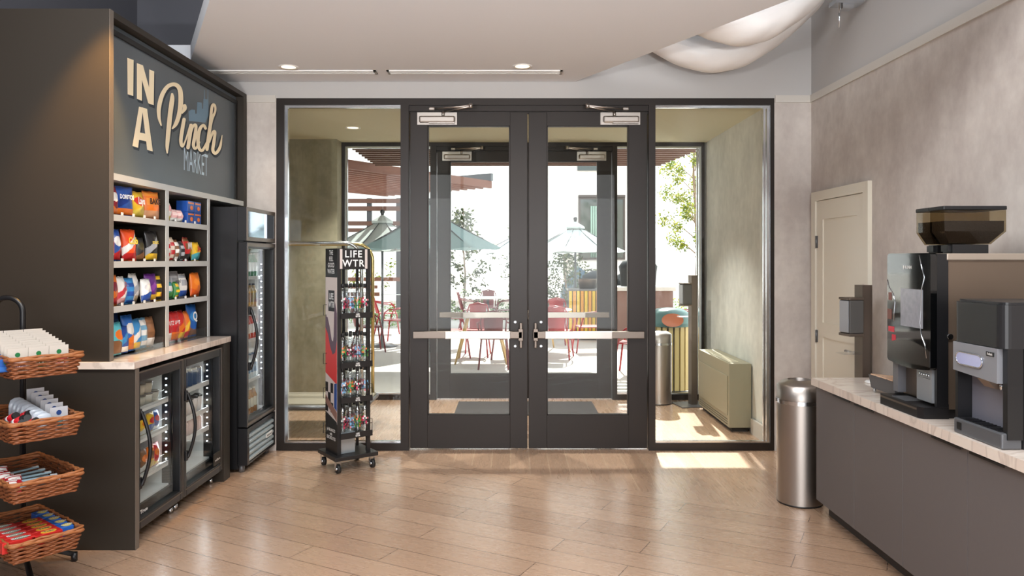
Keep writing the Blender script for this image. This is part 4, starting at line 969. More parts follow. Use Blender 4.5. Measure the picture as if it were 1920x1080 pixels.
# cards face the camera: normal towards -n2 (to the front right)
rzc = math.atan2(n2.y, n2.x)   # card local x axis along n2, so the printed side (-x) faces -n2
cols_ = [((222, 190, 180), 'cream and pink', 'DayQuil'), ((70, 80, 50), 'dark green', 'Advil'), ((196, 60, 56), 'red', 'TYLENOL')]
for ci, (c, nm, tx) in enumerate(cols_):
    P = packet(0, c)
    b = MB(); b.text(tx, T(-.0066, 0, .028) @ RZ(R(-90)) @ RX(R(90)) @ SC(.019, .026, 1), off=.02); part('lettering', b, WHITE if ci else cmat((60, 60, 110)), P)
    P = Pool(P)
    for k in range(9):
        P.put(bp(-.095+.088*ci, -.175+.040*k, BZ[0]-.070+.0075*k), rzc, 'pale medicine packet with %s label in the top basket, %s from the front' % (nm, ORD[k]), 'medicine packets in the top basket')
P = Pool(packet(0, (50, 110, 190), 'medicine_packet', .06, .07, mat('blue_card', (44, 96, 176), .4)))
for k in range(9): P.put(bp(-.15, -.20+.04*k, BZ[0]-.062+.004*k), rzc, 'small bright blue packet along the left of the top basket, %s from the front' % ORD[k], 'blue packets in the top basket')
# toiletries in basket 2
t = thing('toiletry_packet', None, 'packet'); b = MB(); b.box((-.0015, -.04, 0), (.0015, .04, .115)); part('card', b, mat('card_gray', (196, 196, 200), .5), t)
b = MB(); b.cyl((-.0025, 0, .088), (-.0015, 0, .088), .012, n=14); part('round_logo', b, cmat((40, 70, 130)), t, 'blue round logo'); b = MB(); b.lathe([(.012, .0), (.014, .03), (.012, .045), (.005, .055)], (-.014, 0, .012), n=12); part('small_bottle', b, mat('teal_liquid', (70, 140, 150), .2), t)
P = Pool(t)
for k in range(6): P.put(bp(.09, -.15+.058*k, BZ[1]-.082+.012*k), rzc, 'gray carded toiletry pack standing in the second basket, %s from the front' % ORD[k], 'gray cards in the second basket')
t = thing('clear_pouch', None, 'pouch'); b = MB(); b.lathe([(.032, 0), (.038, .02), (.038, .07), (.03, .095), (.012, .105)], n=16, M=SC(.32, 1, 1)); part('pouch_body', b, mat('frosted_plastic', (190, 200, 210), .2, spec=.8), t)
b = MB(); b.box((-.013, -.02, .03), (-.0115, .02, .06)); part('printed_label', b, cmat((214, 222, 232)), t); P = Pool(t)
for k in range(8): P.put(bp(.01-.002*k, -.19+.042*k, BZ[1]-.084+.006*k), rzc, 'frosted clear pouch in the middle row of the second basket, %s from the front' % ORD[k], 'clear pouches in the second basket')
t = thing('toiletry_tube', None, 'tube'); b = MB(); b.cyl((0, 0, 0), (0, 0, .10), .018, n=14); part('tube_body', b, cmat((200, 30, 40)), t); b = MB(); b.cyl((0, 0, .101), (0, 0, .115), .017, n=14); part('cap', b, BLACK, t); b = MB(); b.box((.0165, -.008, .03), (.0195, .008, .07)); b.cyl((0, 0, .040), (0, 0, .062), .0184, n=14); part('printed_label', b, [WHITE], t); P = Pool(t)
for k in range(6):
    o = P.put(bp(-.095+.042*(k % 2), -.13+.06*(k//2), BZ[1]-.045+.008*(k//2)), 0, 'red and white tube lying in the second basket, %s row, %s column' % (ORD[k//2], ('left', 'right')[k % 2]), 'red tubes in the second basket')
    o.rotation_euler = (R(68), 0, rzc-R(90)+R(8*(k % 3)))
# toothbrush packs in basket 3
t = thing('toothbrush_pack', None, 'toothbrush'); b = MB(); b.box((-.012, -.10, 0), (.012, .10, .016), bev=.005); part('wrapper', b, CLEAR, t); b = MB(); b.box((-.008, -.09, .003), (.008, .09, .012), bev=.003); part('handle', b, mat('pale_blue_plastic', (170, 205, 220), .4), t); b = MB(); b.box((-.006, .06, .012), (.006, .088, .0155)); part('bristles', b, WHITE, t); P = Pool(t)
for k in range(8):
    o = P.put(bp(.01, -.13+.034*k, BZ[2]-.06+.018*(k % 2)), rzB-R(90)+R(-10+3*k), 'pale blue toothbrush in clear wrapper in the third basket, %s from the front' % ORD[k], 'toothbrush packs in the third basket')
for k in range(7):
    bag(*bp(-.105+.03*(k % 2), -.165+.045*k, BZ[2]-.07+.01*(k % 3)), .07, .09, .03, ((184, 34, 44), WH, (150, 30, 40)), 'red and white sachet in the third basket, %s from the front' % ORD[k], 'red sachets in the third basket', rz=rzc+PI, seed=300+k, style=1, tilt=-55)
# detergent boxes in basket 4
def dbox(name, c, text, tc, oval, L=.135, Wd=.052):
    t = thing(name, None, 'detergent box'); b = MB(); b.box((-L/2, -Wd/2, 0), (L/2, Wd/2, .05), bev=.002); part('carton', b, cmat(c), t)
    b = MB(); b.lathe([(.034, 0), (.034, .001)], n=20, M=T(.015 if name != 'bounce' else 0, 0, .0502) @ SC(1, .62, 1)); part('printed_oval', b, cmat(oval), t); b = MB(); b.text(text, T(.015, 0, .0518) @ SC(.026, .028, 1), off=.02); part('lettering', b, cmat(tc), t); return t
zb = BZ[3]-.045; rb = rzB
gs = 'detergent boxes in the bottom basket'
PT = Pool(dbox('detergent_box', (196, 36, 34), 'Tide', (30, 40, 110), (240, 190, 60))); PO = Pool(dbox('dryer_sheet_box', (206, 44, 40), 'Bounce', (250, 250, 250), (120, 130, 110))); PC = Pool(dbox('tablet_box', (40, 96, 180), 'CLEAN', (240, 240, 240), (230, 210, 90), .10, .06))
for k in range(5):
    PT.put(bp(.012, -.20+.058*k, zb), rb, 'red detergent box with yellow oval in the bottom basket, %s from the front' % ORD[k], gs)
    PO.put(bp(-.105, -.20+.058*k, zb+.004), rb, 'red dryer sheet box with white lettering in the bottom basket, %s from the front' % ORD[k], gs)
for k in range(5):
    PC.put(bp(.108, -.17+.075*k, zb), rb+R(90)*0, 'blue and yellow box along the right side of the bottom basket, %s from the front' % ORD[k], gs).scale = (.62, 1, 1)

# ================================================================== RIGHT SIDE
XC = 1.91
for i in range(5):
    y1 = 4.69-.52*i; y0 = y1-.52
    pos = ('far end unit beside the steel trash can', 'second unit from the far end', 'third unit, below the coffee machine', 'fourth unit, below the ice dispenser', 'nearest unit')[i]
    t = thing('base_cabinet', 'gray flat front base cabinet, %s' % pos, 'cabinet', (2.2, (y0+y1)/2, 0), group='gray base cabinets under the right counter', world=True)
    b = MB(); b.box((XC+.02, y0+.001, .10), (2.49, y1-.001, .815)); part('body', b, CABG, t)
    b = MB(); b.box((XC+.08, y0+.001, 0), (XC+.10, y1-.001, .099)); part('toe_kick', b, mat('toe_dark', (60, 56, 54), .5), t)
    b = MB(); b.box((XC, y0+.0015, .10), (XC+.019, y1-.0015, .806), bev=.0015); d = part('door', b, CABG, t)
    b = MB(); hy = (y1-.03 if i % 2 else y0+.03); s = -1 if i % 2 else 1; b.box((XC-.012, hy, .805), (XC+.016, hy+s*.22, .8075)); b.box((XC-.013, hy, .798), (XC-.0105, hy+s*.22, .8075)); part('edge_pull', b, BLACK, d, 'black edge pull')
b = MB(); b.prism([(1.885, 4.705), (1.885, 2.05), (rx(2.05)-.001, 2.05), (rx(4.705)-.001, 4.705)], .816, .861); solo('countertop', b, MARBLE, 'long marble countertop carrying the coffee machine and ice dispenser', 'countertop')

# trash cans
def can_proto():
    t = thing('trash_can', None, 'trash can'); r = .145
    b = MB(); b.lathe([(r-.004, 0), (r, .004), (r, .012)], n=48); part('base_ring', b, BLACK, t)
    b = MB(); b.lathe([(r, .012), (r, .66)], n=64, cap=False); part('body', b, STEEL, t)
    b = MB(); b.lathe([(r+.004, .66), (r+.004, .685)], n=48, cap=False); b.box((-r-.008, -.02, .662), (-r+.01, .02, .69), bev=.003); part('band', b, CHROME, t)
    b = MB(); b.lathe([(r, .685), (r, .775), (r-.012, .785), (r-.03, .80), (.075, .812)], n=64, cap=False); b.lathe([(.075, .812), (.07, .79), (.055, .66), (.0001, .655)], n=32, cap=False); part('domed_lid', b, STEEL, t)
    return t
CANP = Pool(can_proto())
CANP.put((1.905, 4.945, 0), 0, 'brushed steel round trash can at the far end of the gray cabinets', 'brushed steel trash cans')
CANP.put((1.64, 8.36, 0), 0, 'brushed steel round trash can in the vestibule behind the right sidelight', 'brushed steel trash cans')

# sanitizer dispensers on stands
def dispenser():
    t = thing('sanitizer_stand', None, 'dispenser stand')
    b = MB(); b.box((-.16, -.16, 0), (.16, .16, .012), bev=.004); part('base_plate', b, GRAYM, t)
    b = MB(); b.box((-.005, -.045, .012), (.055, .045, 1.435)); b.box((.055, -.05, .012), (.062, .05, 1.435)); part('post', b, SATIN, t)
    b = MB(); b.box((-.105, -.06, 1.115), (-.005, .06, 1.335), bev=.006); u = part('dispenser_body', b, mat('dispenser_gray', (84, 82, 80), .5), t)
    b = MB(); b.box((-.11, -.064, 1.095), (-.005, .064, 1.114), bev=.004); b.box((-.11, -.064, 1.336), (-.005, .064, 1.352), bev=.004); part('end_cap', b, SATIN, u, 'silver end cap')
    b = MB(); b.box((-.112, -.05, 1.12), (-.106, .05, 1.33), bev=.002); part('front_panel', b, mat('dispenser_light', (150, 152, 156), .3), u, 'pale gray front panel')
    b = MB(); b.box((-.14, -.05, .975), (-.005, .05, .983), bev=.002); part('drip_tray', b, CLEAR, t, 'clear drip tray')
    return t
DP_ = Pool(dispenser())
DP_.put((2.325, 5.0, 0), R(8), 'hand sanitizer dispenser on a steel post before the cream door', 'sanitizer stands')
DP_.put((1.97, 8.25, 0), R(10), 'hand sanitizer dispenser on a steel post in the vestibule', 'sanitizer stands')
b = MB(); z0, z1 = 1.29, 1.37
b.box((2.30, 4.62, z0), (2.365, 4.628, z1)); b.box((2.36, 4.61, z0), (2.366, 4.64, z1))
b = MB(); yy = 4.75; xw = rx(yy)
b.box((xw-.13, yy-.004, 1.29), (xw-.001, yy+.004, 1.375), bev=.002); b.box((xw-.014, yy-.03, 1.29), (xw-.001, yy+.03, 1.375)); solo('flag_sign', b, SATIN, 'small blank metal flag sign on the right wall behind the sanitizer stand', 'sign')

# coffee machine
cm = thing('coffee_machine', 'tall black and bronze coffee machine with two bean hoppers on top', 'coffee machine', (2.2, 3.67, .861), world=True)
y0, y1 = 3.47, 3.87; BRZ = mat('bronze_panel', (118, 102, 88), .38, metal=.55, noisy=.03, nscale=5)
b = MB(); b.box((2.03, y0+.006, .905), (2.50, y1, 1.60)); part('body', b, BRZ, cm, 'bronze metal body')
b = MB(); b.box((2.02, y0-.004, 1.60), (2.505, y1+.004, 1.632), bev=.004); part('top_trim', b, mat('trim_taupe', (176, 162, 148), .35, metal=.5), cm)
b = MB(); b.box((2.03, y0+.02, .861), (2.49, y1-.02, .905)); part('plinth', b, BLACK, cm)
# glossy front door with rounded corners and curved lower edge
prof = []
zt, zb_ = 1.634, 1.085
for cy_, cz_, a0 in ((y1-.02, zt-.02, 0), (y0+.02, zt-.02, 90)):
    for k in range(5): a = R(a0+k*22.5); prof.append((cy_+.02*math.cos(a), cz_+.02*math.sin(a)))
for cy_, cz_, a0 in ((y0+.02, zb_+.02, 180),):
    for k in range(5): a = R(a0+k*22.5); prof.append((cy_+.02*math.cos(a), cz_+.02*math.sin(a)))
for k in range(1, 8): prof.append((y0+.02+(y1-y0-.04)*k/8, zb_-.012*math.sin(PI*k/8)))
for k in range(5): a = R(270+k*22.5); prof.append((y1-.02+.02*math.cos(a), zb_+.02+.02*math.sin(a)))
b = MB(); b.prism(prof, 1.945, 1.975, 'x'); dr = part('door', b, GLOSSB, cm, 'glossy black front door')
b = MB(); b.box((1.975, y0, .93), (2.028, y0+.02, 1.63)); b.box((1.975, y1-.02, .93), (2.028, y1, 1.63)); b.box((1.975, y0+.02, 1.09), (2.028, y1-.02, 1.63)); part('side_frame', b, BLACK, cm)
b = MB(); b.box((1.9435, 3.535, 1.275), (1.945, 3.735, 1.46)); part('screen', b, mat('gray_display', (140, 142, 150), .15, noisy=.25, nscale=40), dr, 'gray display panel')
b = MB(); b.text('BUNN', T(1.9445, 3.665, 1.565) @ RZ(R(-90)) @ RX(R(90)) @ SC(.022, .022, 1), off=.02); part('lettering', b, WHITE, dr); 
b = MB(); b.lathe([(.007, 0), (.007, .001)], n=10, M=T(1.944, 3.705, 1.565) @ RY(R(-90)) @ SC(1.4, .7, 1)); part('round_logo', b, WHITE, dr)
def curve(pts, r, m, lb):
    b = MB(); b.tube([(1.944, y, z) for y, z in pts], r, n=5); part('accent_line', b, m, dr, lb)
curve([(3.565, 1.625), (3.545, 1.57), (3.52, 1.52), (3.545, 1.46), (3.55, 1.38), (3.56, 1.30), (3.545, 1.24), (3.515, 1.20), (3.50, 1.14)], .0022, CHROME, 'curved chrome accent line')
curve([(3.868, 1.50), (3.85, 1.46), (3.81, 1.43), (3.79, 1.39), (3.80, 1.33), (3.80, 1.29)], .002, CHROME, 'curved chrome accent line')
b = MB(); pt = [(3.475, 1.10)]+[(3.475+.39*k/10, 1.175+.035*math.sin(PI*k/10)) for k in range(11)]+[(3.865, 1.10)]; b.prism(pt, 1.9425, 1.945, 'x'); part('lower_band', b, mat('dark_bronze_gloss', (40, 34, 30), .12), dr, 'dark lower band')
b = MB()
for (yy, zz, s) in ((3.84, 1.42, .015), (3.845, 1.33, .02)):
    b = MB(); b.box((1.943, yy-s, zz-s*1.6), (1.945, yy+s, zz+s)); part('picture', b, mat('coffee_pic', (110, 60, 50), .3), dr, 'brown drink picture')
for q in (((1.9428, 3.80, 1.235), (1.945, 3.855, 1.262)), ((1.9428, 3.785, 1.19), (1.945, 3.82, 1.222))):
    b = MB(); b.box(*q); part('picture', b, cmat((196, 40, 60)), dr, 'red sticker')
b = MB(); b.box((1.965, y0+.025, .93), (2.03, y0+.155, 1.09)); part('side_column', b, mat('gray_panel', (150, 154, 158), .35, metal=.4), cm, 'gray dispenser column')
b = MB(); 
for k in range(5): b.cyl((1.960, 3.60-.02*k, 1.055), (1.966, 3.60-.02*k, 1.055), .006, n=10)
b.box((1.963, 3.505, 1.04), (1.965, 3.615, 1.042)); b.box((1.963, 3.505, 1.068), (1.965, 3.615, 1.07)); part('button', b, CHROME, cm, 'row of round buttons')
b = MB(); b.box((1.965, y1-.07, .93), (2.03, y1-.022, 1.09)); part('side_column', b, mat('gray_panel2', (104, 104, 108), .4), cm)
b = MB(); b.box((2.005, y0+.156, .93), (2.03, y1-.071, 1.09)); part('recess_panel', b, SATIN, cm, 'pale metal recess panel')
b = MB(); b.prism([(1.899, y1-.02), (1.899, y0+.03), (1.915, y0), (2.03, y0), (2.03, y1-.02)], .8615, .915); b.box((1.975, y0, .9155), (2.03, y0+.02, .93)); tr = part('drip_tray', b, BLACK, cm)
b = MB(); b.box((1.897, y0+.035, .898), (1.899, y1-.025, .907)); part('tray_trim', b, SATIN, tr, 'silver trim line')
b = MB()
for k in range(9): b.box((1.915, y0+.17+.015*k, .915), (2.0, y0+.174+.015*k, .918))
part('drip_grid', b, GRAYM, tr)
b = MB(); b.cyl((2.035, y0+.002, 1.245), (2.035, y0-.006, 1.245), .013, n=18); b2 = b; part('lock', b, CHROME, cm)
for k, (ya, yb) in enumerate(((3.49, 3.608), (3.612, 3.73))):
    hp = MB(); x0, x1 = 2.02, 2.31; zt = 1.855
    nx0, nx1 = 2.05, 2.25
    def loop(xa, xb, yA, yB, z): return [(xa, yA, z), (xb, yA, z), (xb, yB, z), (xa, yB, z)]
    L = loop(nx0, nx1, ya+.02, yb-.02, 1.675)+loop(x0, x1, ya, yb, 1.735)+loop(x0, x1, ya, yb, 1.835)
    hp._add(L, [(3, 2, 1, 0)]+[(q*4+i, q*4+(i+1) % 4, q*4+4+(i+1) % 4, q*4+4+i) for q in range(2) for i in range(4)])
    h = part('bean_hopper', hp, SMOKE, cm, 'smoked clear bean hopper')
    b = MB(); b.box((x0-.004, ya-.002, 1.836), (x1+.004, yb+.002, zt), bev=.004); part('hopper_lid', b, BLACK, h)
    b = MB(); L = loop(nx0+.006, nx1-.006, ya+.024, yb-.024, 1.679)+loop(x0+.006, x1-.006, ya+.006, yb-.006, 1.737)+loop(x0+.006, x1-.006, ya+.006, yb-.006, 1.785)
    b._add(L, [(3, 2, 1, 0), (8, 9, 10, 11)]+[(q*4+i, q*4+(i+1) % 4, q*4+4+(i+1) % 4, q*4+4+i) for q in range(2) for i in range(4)]); part('coffee_beans', b, mat('coffee_beans', (34, 22, 16), .5, bump=.8, bscale=160), h, 'dark coffee beans')
    b = MB(); b.box((2.07, ya+.02, 1.633), (2.24, yb-.02, 1.674)); b.box((2.055, ya+.03, 1.64), (2.07, yb-.03, 1.67)); part('hopper_neck', b, [BLACK], h)

# ice and water dispenser
im = thing('ice_dispenser', 'black and gray ice and water dispenser at the right edge of the counter', 'ice dispenser', (2.2, 3.08, .861), world=True)
def rbox(b, x0, y0, z0, x1, y1, z1, r, mi=0):
    pts = []
    for cx_, cy_, a0 in ((x1-r, y1-r, 0), (x0+r, y1-r, 90), (x0+r, y0+r, 180), (x1-r, y0+r, 270)):
        for k in range(6): a = R(a0+k*18); pts.append((cx_+r*math.cos(a), cy_+r*math.sin(a)))
    b.prism(pts, z0, z1, mi=mi)
DG = mat('dark_satin_shell', (34, 34, 36), .32, spec=.5); GP = mat('gray_front', (146, 148, 154), .35, metal=.3)
y0, y1 = 2.90, 3.225
b = MB(); rbox(b, 1.905, y0, 1.255, 2.47, y1, 1.425, .035); rbox(b, 1.915, y0+.01, 1.425, 2.46, y1-.01, 1.435, .03); part('top_cover', b, DG, im, 'dark gray top cover')
b = MB(); rbox(b, 1.985, y0, .861, 2.47, y1, 1.255, .03); b.box((1.925, y0, .90), (1.985, y0+.028, 1.255)); b.box((1.915, y1-.018, .90), (1.985, y1, 1.255)); part('body', b, BLACK, im)
b = MB(); pf = [(1.905, y0+.03), (1.905, y1-.002), (1.986, y1-.002), (1.986, y0+.03)]
b.prism([(y0+.03, 1.252), (y0+.03, 1.115)]+[(y0+.03+(y1-y0-.034)*k/8, 1.115+.015*(k/8)) for k in range(1, 9)]+[(y1-.004, 1.252)], 1.903, 1.94, 'x'); fp = part('control_panel', b, GP, im, 'gray control panel')
b = MB(); L = []
for cy_, a0 in ((3.165, -90), (3.045, 90)):
    for k in range(9): a = R(a0+k*22.5); L.append((cy_+.028*math.cos(a), 1.187+.026*math.sin(a)))
b.prism(L, 1.898, 1.903, 'x'); part('sensor_window', b, mat('window_blue', (170, 176, 214), .1, coat=.5), fp, 'oval pale blue window')
b = MB(); b.tube([(1.899, y, z) for y, z in L], .003, n=6, closed=True); part('window_rim', b, CHROME, fp, 'chrome oval rim')
b = MB(); b.box((1.9, 2.945, 1.218), (1.903, 2.995, 1.235), bev=.001); pl = part('name_plate', b, BLACK, fp); b = MB(); b.text('Follett', T(1.8995, 2.97, 1.2265) @ RZ(R(-90)) @ RX(R(90)) @ SC(.013, .014, 1), off=.02); part('lettering', b, WHITE, pl)
b = MB(); b.box((1.975, y0+.03, .90), (1.985, y1-.02, 1.12)); part('recess_back', b, mat('recess_gray', (132, 132, 144), .3, metal=.3), im, 'gray recess wall')
b = MB(); b.prism([(1.925, 1.114), (1.975, 1.114), (1.975, 1.075), (1.955, 1.08)], 3.02, 3.09, 'y'); part('ice_chute', b, mat('chute', (150, 136, 124), .35), im)
b = MB(); b.cyl((1.945, 2.965, 1.115), (1.945, 2.965, 1.085), .008); part('water_nozzle', b, CHROME, im)
b = MB(); b.box((1.905, y0+.005, .8615), (1.985, y1-.004, .925), bev=.006); ft = part('drip_base', b, mat('base_gray', (96, 98, 102), .35, metal=.3), im)
b = MB(); b.box((1.915, y0+.03, .925), (1.975, y1-.03, .927))
for k in range(10): b.box((1.918, y0+.04+.024*k, .927), (1.972, y0+.046+.024*k, .930))
part('drip_grid', b, BLACK, ft)
b = MB(); b.box((1.903, 3.165, .88), (1.905, 3.195, .91)); part('badge', b, BLACK, ft)

# condiment organizer
og = thing('condiment_organizer', 'black tilted tray organizer of stir sticks left of the coffee machine', 'organizer', (2.1, 4.08, .861), world=True)
b = MB(); b.prism([(2.02, .885), (2.25, .885), (2.26, .93), (2.005, .96)], 3.93, 4.20, 'y'); part('tray', b, mat('organizer_gray', (74, 74, 76), .4), og)
b = MB()
for k in range(4): b.prism([(2.008, .9605), (2.25, .9315), (2.25, .942), (2.01, .966)], 3.945+.063*k, 3.945+.063*k+.048, 'y')
part('packet_stack', b, mat('kraft', (214, 178, 148), .6), og, 'tan packets')
b = MB(); b.prism([(2.26, .92), (2.44, .92), (2.45, 1.01), (2.25, .985)], 3.96, 4.17, 'y'); part('rear_tray', b, mat('organizer_gray', (74, 74, 76), .4), og)
b = MB()
for k in range(3): b.tube([(2.255+.02*k, 3.99+.05*k, .99), (2.30+.02*k, 4.0+.05*k, 1.012), (2.37+.02*k, 4.0+.05*k, 1.018)], .012, n=6)
part('packet_stack', b, mat('kraft_red', (186, 120, 100), .6), og)
for (x, y) in ((2.03, 3.95), (2.03, 4.18), (2.42, 3.97), (2.42, 4.16)):
    b = MB(); b.cyl((x, y, .8612), (x, y, .9), .008); part('foot', b, CHROME, og)
b = MB(); b.lathe([(.028, 0), (.03, .006), (.02, .014)], n=20, M=SC(1, 1.5, 1)); solo('counter_dispenser', b, WHITE, 'small white dish at the far end of the right counter', 'dish', None, (2.16, 4.50, .8612))

# ================================================================== VESTIBULE
fc = thing('fan_coil_unit', 'olive gray floor standing heater cabinet behind the right sidelight', 'heater', (2.12, 7.5, 0), world=True)
OL = mat('olive_metal', (150, 144, 122), .45)
b = MB(); b.box((2.015, 6.93, .045), (2.222, 8.06, .64), bev=.004); part('cabinet_body', b, OL, fc)
b = MB(); b.box((2.006, 6.97, .15), (2.015, 8.02, .52), bev=.003); part('access_panel', b, OL, fc)
b = MB()
for k in range(42): 
    for j in range(3): b.box((2.012, 6.98+.025*k, .065+.022*j), (2.0155, 6.992+.025*k, .075+.022*j))
part('perforated_band', b, mat('olive_dark', (96, 92, 80), .5), fc, 'row of small vent slots')
for k in range(7):
    b = MB(); yy = 7.02+.145*k; b.box((2.04, yy, .6405), (2.13, yy+.12, .646)); 
    for q in range(4): b.box((2.05, yy+.012+.026*q, .646), (2.12, yy+.022+.026*q, .649))
    part('top_vent', b, mat('vent_pale', (206, 200, 180), .4), fc, 'pale top vent grille')
b = MB(); b.box((2.05, 6.97, 0), (2.2, 8.02, .045)); part('plinth', b, BLACKM, fc)
b = MB(); b.box((-.60, 7.68, .0005), (.90, 8.42, .010), bev=.003); solo('doormat', b, mat('mat_charcoal', (66, 62, 60), .95, noisy=.2, nscale=120, bump=.6, bscale=300), 'charcoal ribbed doormat on the vestibule floor before the outer doors', 'doormat')

# luggage cart
lc = thing('luggage_cart', 'metal hotel luggage cart with arched tubes behind the water rack', 'luggage cart', (-1.9, 7.1, 0), world=True)
BR_ = mat('brass_tube', (206, 186, 130), .25, metal=1)
cx0, cx1, cy0, cy1 = -2.45, -1.38, 6.85, 7.4
for k, (yy, m) in enumerate(((cy0, CHROME), (cy1, BR_))):
    b = MB(); a = [(cx1-.16+.16*math.sin(PI/2*q/8), yy, 1.60+.16*math.cos(PI/2*q/8)) for q in range(9)]; a2 = [(cx0+.16-.16*math.sin(PI/2*q/8), yy, 1.60+.16*math.cos(PI/2*q/8)) for q in range(9)][::-1]
    b.tube([(cx0, yy, .29)]+a2+a+[(cx1, yy, .29)], .017, n=10); part('arched_tube', b, m, lc)
b = MB(); b.tube([(-1.9, cy0, 1.76), (-1.9, cy1, 1.76)], .014); part('cross_bar', b, CHROME, lc)
b = MB(); b.box((cx0-.03, cy0-.03, .22), (cx1+.03, cy1+.03, .29), bev=.01); part('platform', b, mat('cart_carpet', (150, 142, 124), .8), lc)
b = MB(); b.tube([(cx0-.04, cy0-.04, .255), (cx1+.04, cy0-.04, .255), (cx1+.04, cy1+.04, .255), (cx0-.04, cy1+.04, .255)], .022, closed=True); part('bumper', b, GRAYM, lc)
for (x, y) in ((cx0+.1, cy0+.08), (cx1-.12, cy0+.08), (cx0+.1, cy1-.08), (cx1-.12, cy1-.08)):
    b = MB(); b.cyl((x-.02, y, .105), (x+.02, y, .105), .10, n=24); wl = part('wheel', b, mat('wheel_gray', (96, 98, 98), .5), lc)
    b = MB(); b.cyl((x-.023, y, .105), (x+.023, y, .105), .06, n=20); part('wheel_hub', b, SATIN, wl); b = MB(); b.box((x-.035, y-.012, .1), (x-.026, y+.012, .219)); b.box((x+.026, y-.012, .1), (x+.035, y+.012, .219)); part('fork', b, GRAYM, wl)

# ================================================================== PATIO
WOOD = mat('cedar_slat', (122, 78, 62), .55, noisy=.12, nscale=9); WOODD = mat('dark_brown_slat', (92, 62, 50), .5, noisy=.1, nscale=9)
# louvre canopy above the doors
t = thing('slat_canopy', 'dark brown slatted canopy over the patio beyond the outer doors', 'canopy', (0, 12.4, 3.3), world=True)
b = MB()
for x in (-2.5, 0.1, 2.7): b.box((x-.03, 11.2, 3.42), (x+.03, 13.5, 3.54))
part('beam', b, WOODD, t)
for k in range(10):
    b = MB(); yy = 11.25+.24*k; x0, x1 = (-2.46, 2.95-.03*k); b.box((x0, yy, 3.30), (x1, yy+.05, 3.42)); part('slat', b, WOODD, t)
for x in (-2.9, 3.1):
    b = MB(); b.cyl((x, 8.78, 4.45), (x, 12.4, 3.5), .02); b.cyl((x, 12.4, 3.5), (x+(.15 if x < 0 else -.2), 12.4, 3.48), .02); part('hanger_rod', b, GRAYM, t)
# unseen slab added to shade the ground and floor near the doors
b = MB(); b.box((-7, YO+.2, 4.6), (1.62, 15.4, 4.75)); struct('unseen_shade_slab', b, mat('facade_stucco', (198, 192, 184), .8))
# cedar pergola on the left
t = thing('cedar_pergola', 'large reddish cedar slatted pergola with gray posts on the left', 'pergola', (-2.5, 17, 0), world=True)
dv = Vector((.56, .83)); nv = Vector((-.83, .56)); P0 = Vector((-.45, 16.6))
for k in range(15):
    b = MB(); e = P0+nv*.21*k*1.15+dv*(.0+.02*k); s = e-dv*7.3
    for (z0, z1) in ((3.20, 3.36),):
        q = [e, e+nv*.06, s+nv*.06, s]; b.prism([(v.x, v.y) for v in q], z0, z1)
    part('slat', b, WOOD, t)
b = MB()
q = [P0-dv*.5-nv*.05+dv*.4, P0-dv*.5+nv*3.6+dv*.4, P0-dv*.42+nv*3.6+dv*.4, P0-dv*.42-nv*.05+dv*.4]; b.prism([(v.x, v.y) for v in q], 3.36, 3.52)
q = [P0-dv*7+nv*.0, P0-dv*7+nv*3.6, P0-dv*6.9+nv*3.6, P0-dv*6.9+nv*.0]; b.prism([(v.x, v.y) for v in q], 3.36, 3.52); part('steel_beam', b, mat('steel_gray_paint', (92, 98, 104), .4), t, 'gray steel beam')
PG = mat('post_gray', (70, 74, 80), .4)
YS = 19.2
for px in (692, 747, 640):
    b = MB(); x = (px-CX)/F*YS; b.box((x-.06, YS, 0), (x+.06, YS+.12, 3.2)); part('post', b, PG, t)
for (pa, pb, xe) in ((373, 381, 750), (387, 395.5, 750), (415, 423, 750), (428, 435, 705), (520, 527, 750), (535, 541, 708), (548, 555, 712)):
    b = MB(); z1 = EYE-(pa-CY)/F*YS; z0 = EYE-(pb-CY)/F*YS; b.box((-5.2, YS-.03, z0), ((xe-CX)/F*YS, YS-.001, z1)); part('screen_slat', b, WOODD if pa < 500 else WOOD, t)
# umbrellas
UC = mat('umbrella_canvas', (190, 202, 202), .85, spec=.1)
def umbrella(tint, bound=1.0):
    t = thing('patio_umbrella', None, 'patio umbrella'); zr, zp, r = 1.80, 2.40, 1.12
    b = MB(); n = 8
    pts = [(r*math.cos(2*PI*i/n+PI/8), r*math.sin(2*PI*i/n+PI/8)) for i in range(n)]
    m = 8
    def fn(u, v):
        a = u*n; i = int(a) % n; f = a-int(a); p = Vector(pts[i]).lerp(Vector(pts[(i+1) % n]), f); s = v
        sag_ = -.03*math.sin(PI*f)*v
        return (p.x*s, p.y*s, zp+(zr-zp)*v+.05*math.sin(PI*v)*-1*.6+sag_+ (0))
    b.grid(fn, n*4, m)
    part('canopy', b, tint, t, weld=True)
    b = MB(); q = [(.21*math.cos(2*PI*i/n+PI/8), .21*math.sin(2*PI*i/n+PI/8)) for i in range(n)]
    b._add([(x, y, 2.34) for x, y in q]+[(0, 0, 2.47)], [(i, (i+1) % n, n) for i in range(n)]); b._add([(x*1.02, y*1.02, 2.30) for x, y in q]+[(x, y, 2.34) for x, y in q], [(i, (i+1) % n, n+(i+1) % n, n+i) for i in range(n)]); part('vent_cap', b, tint, t)
    b = MB(); b.cyl((0, 0, .04), (0, 0, 2.47), .022, n=10); part('pole', b, PG, t)
    b = MB(); b.sphere((0, 0, 2.52), .045); b.cyl((0, 0, 2.46), (0, 0, 2.5), .03); part('finial', b, BLACKM, t)
    b = MB(); b.lathe([(.28, 0), (.28, .015), (.05, .05), (.035, .2)], n=28); part('base', b, GRAYM, t)
    for i in range(n):
        b = MB(); x, y = pts[i]; b.tube([(0, 0, 2.38), (x*.5, y*.5, 2.08), (x*.98, y*.98, 1.79)], .008, n=5); part('rib', b, PG, t)
    return t
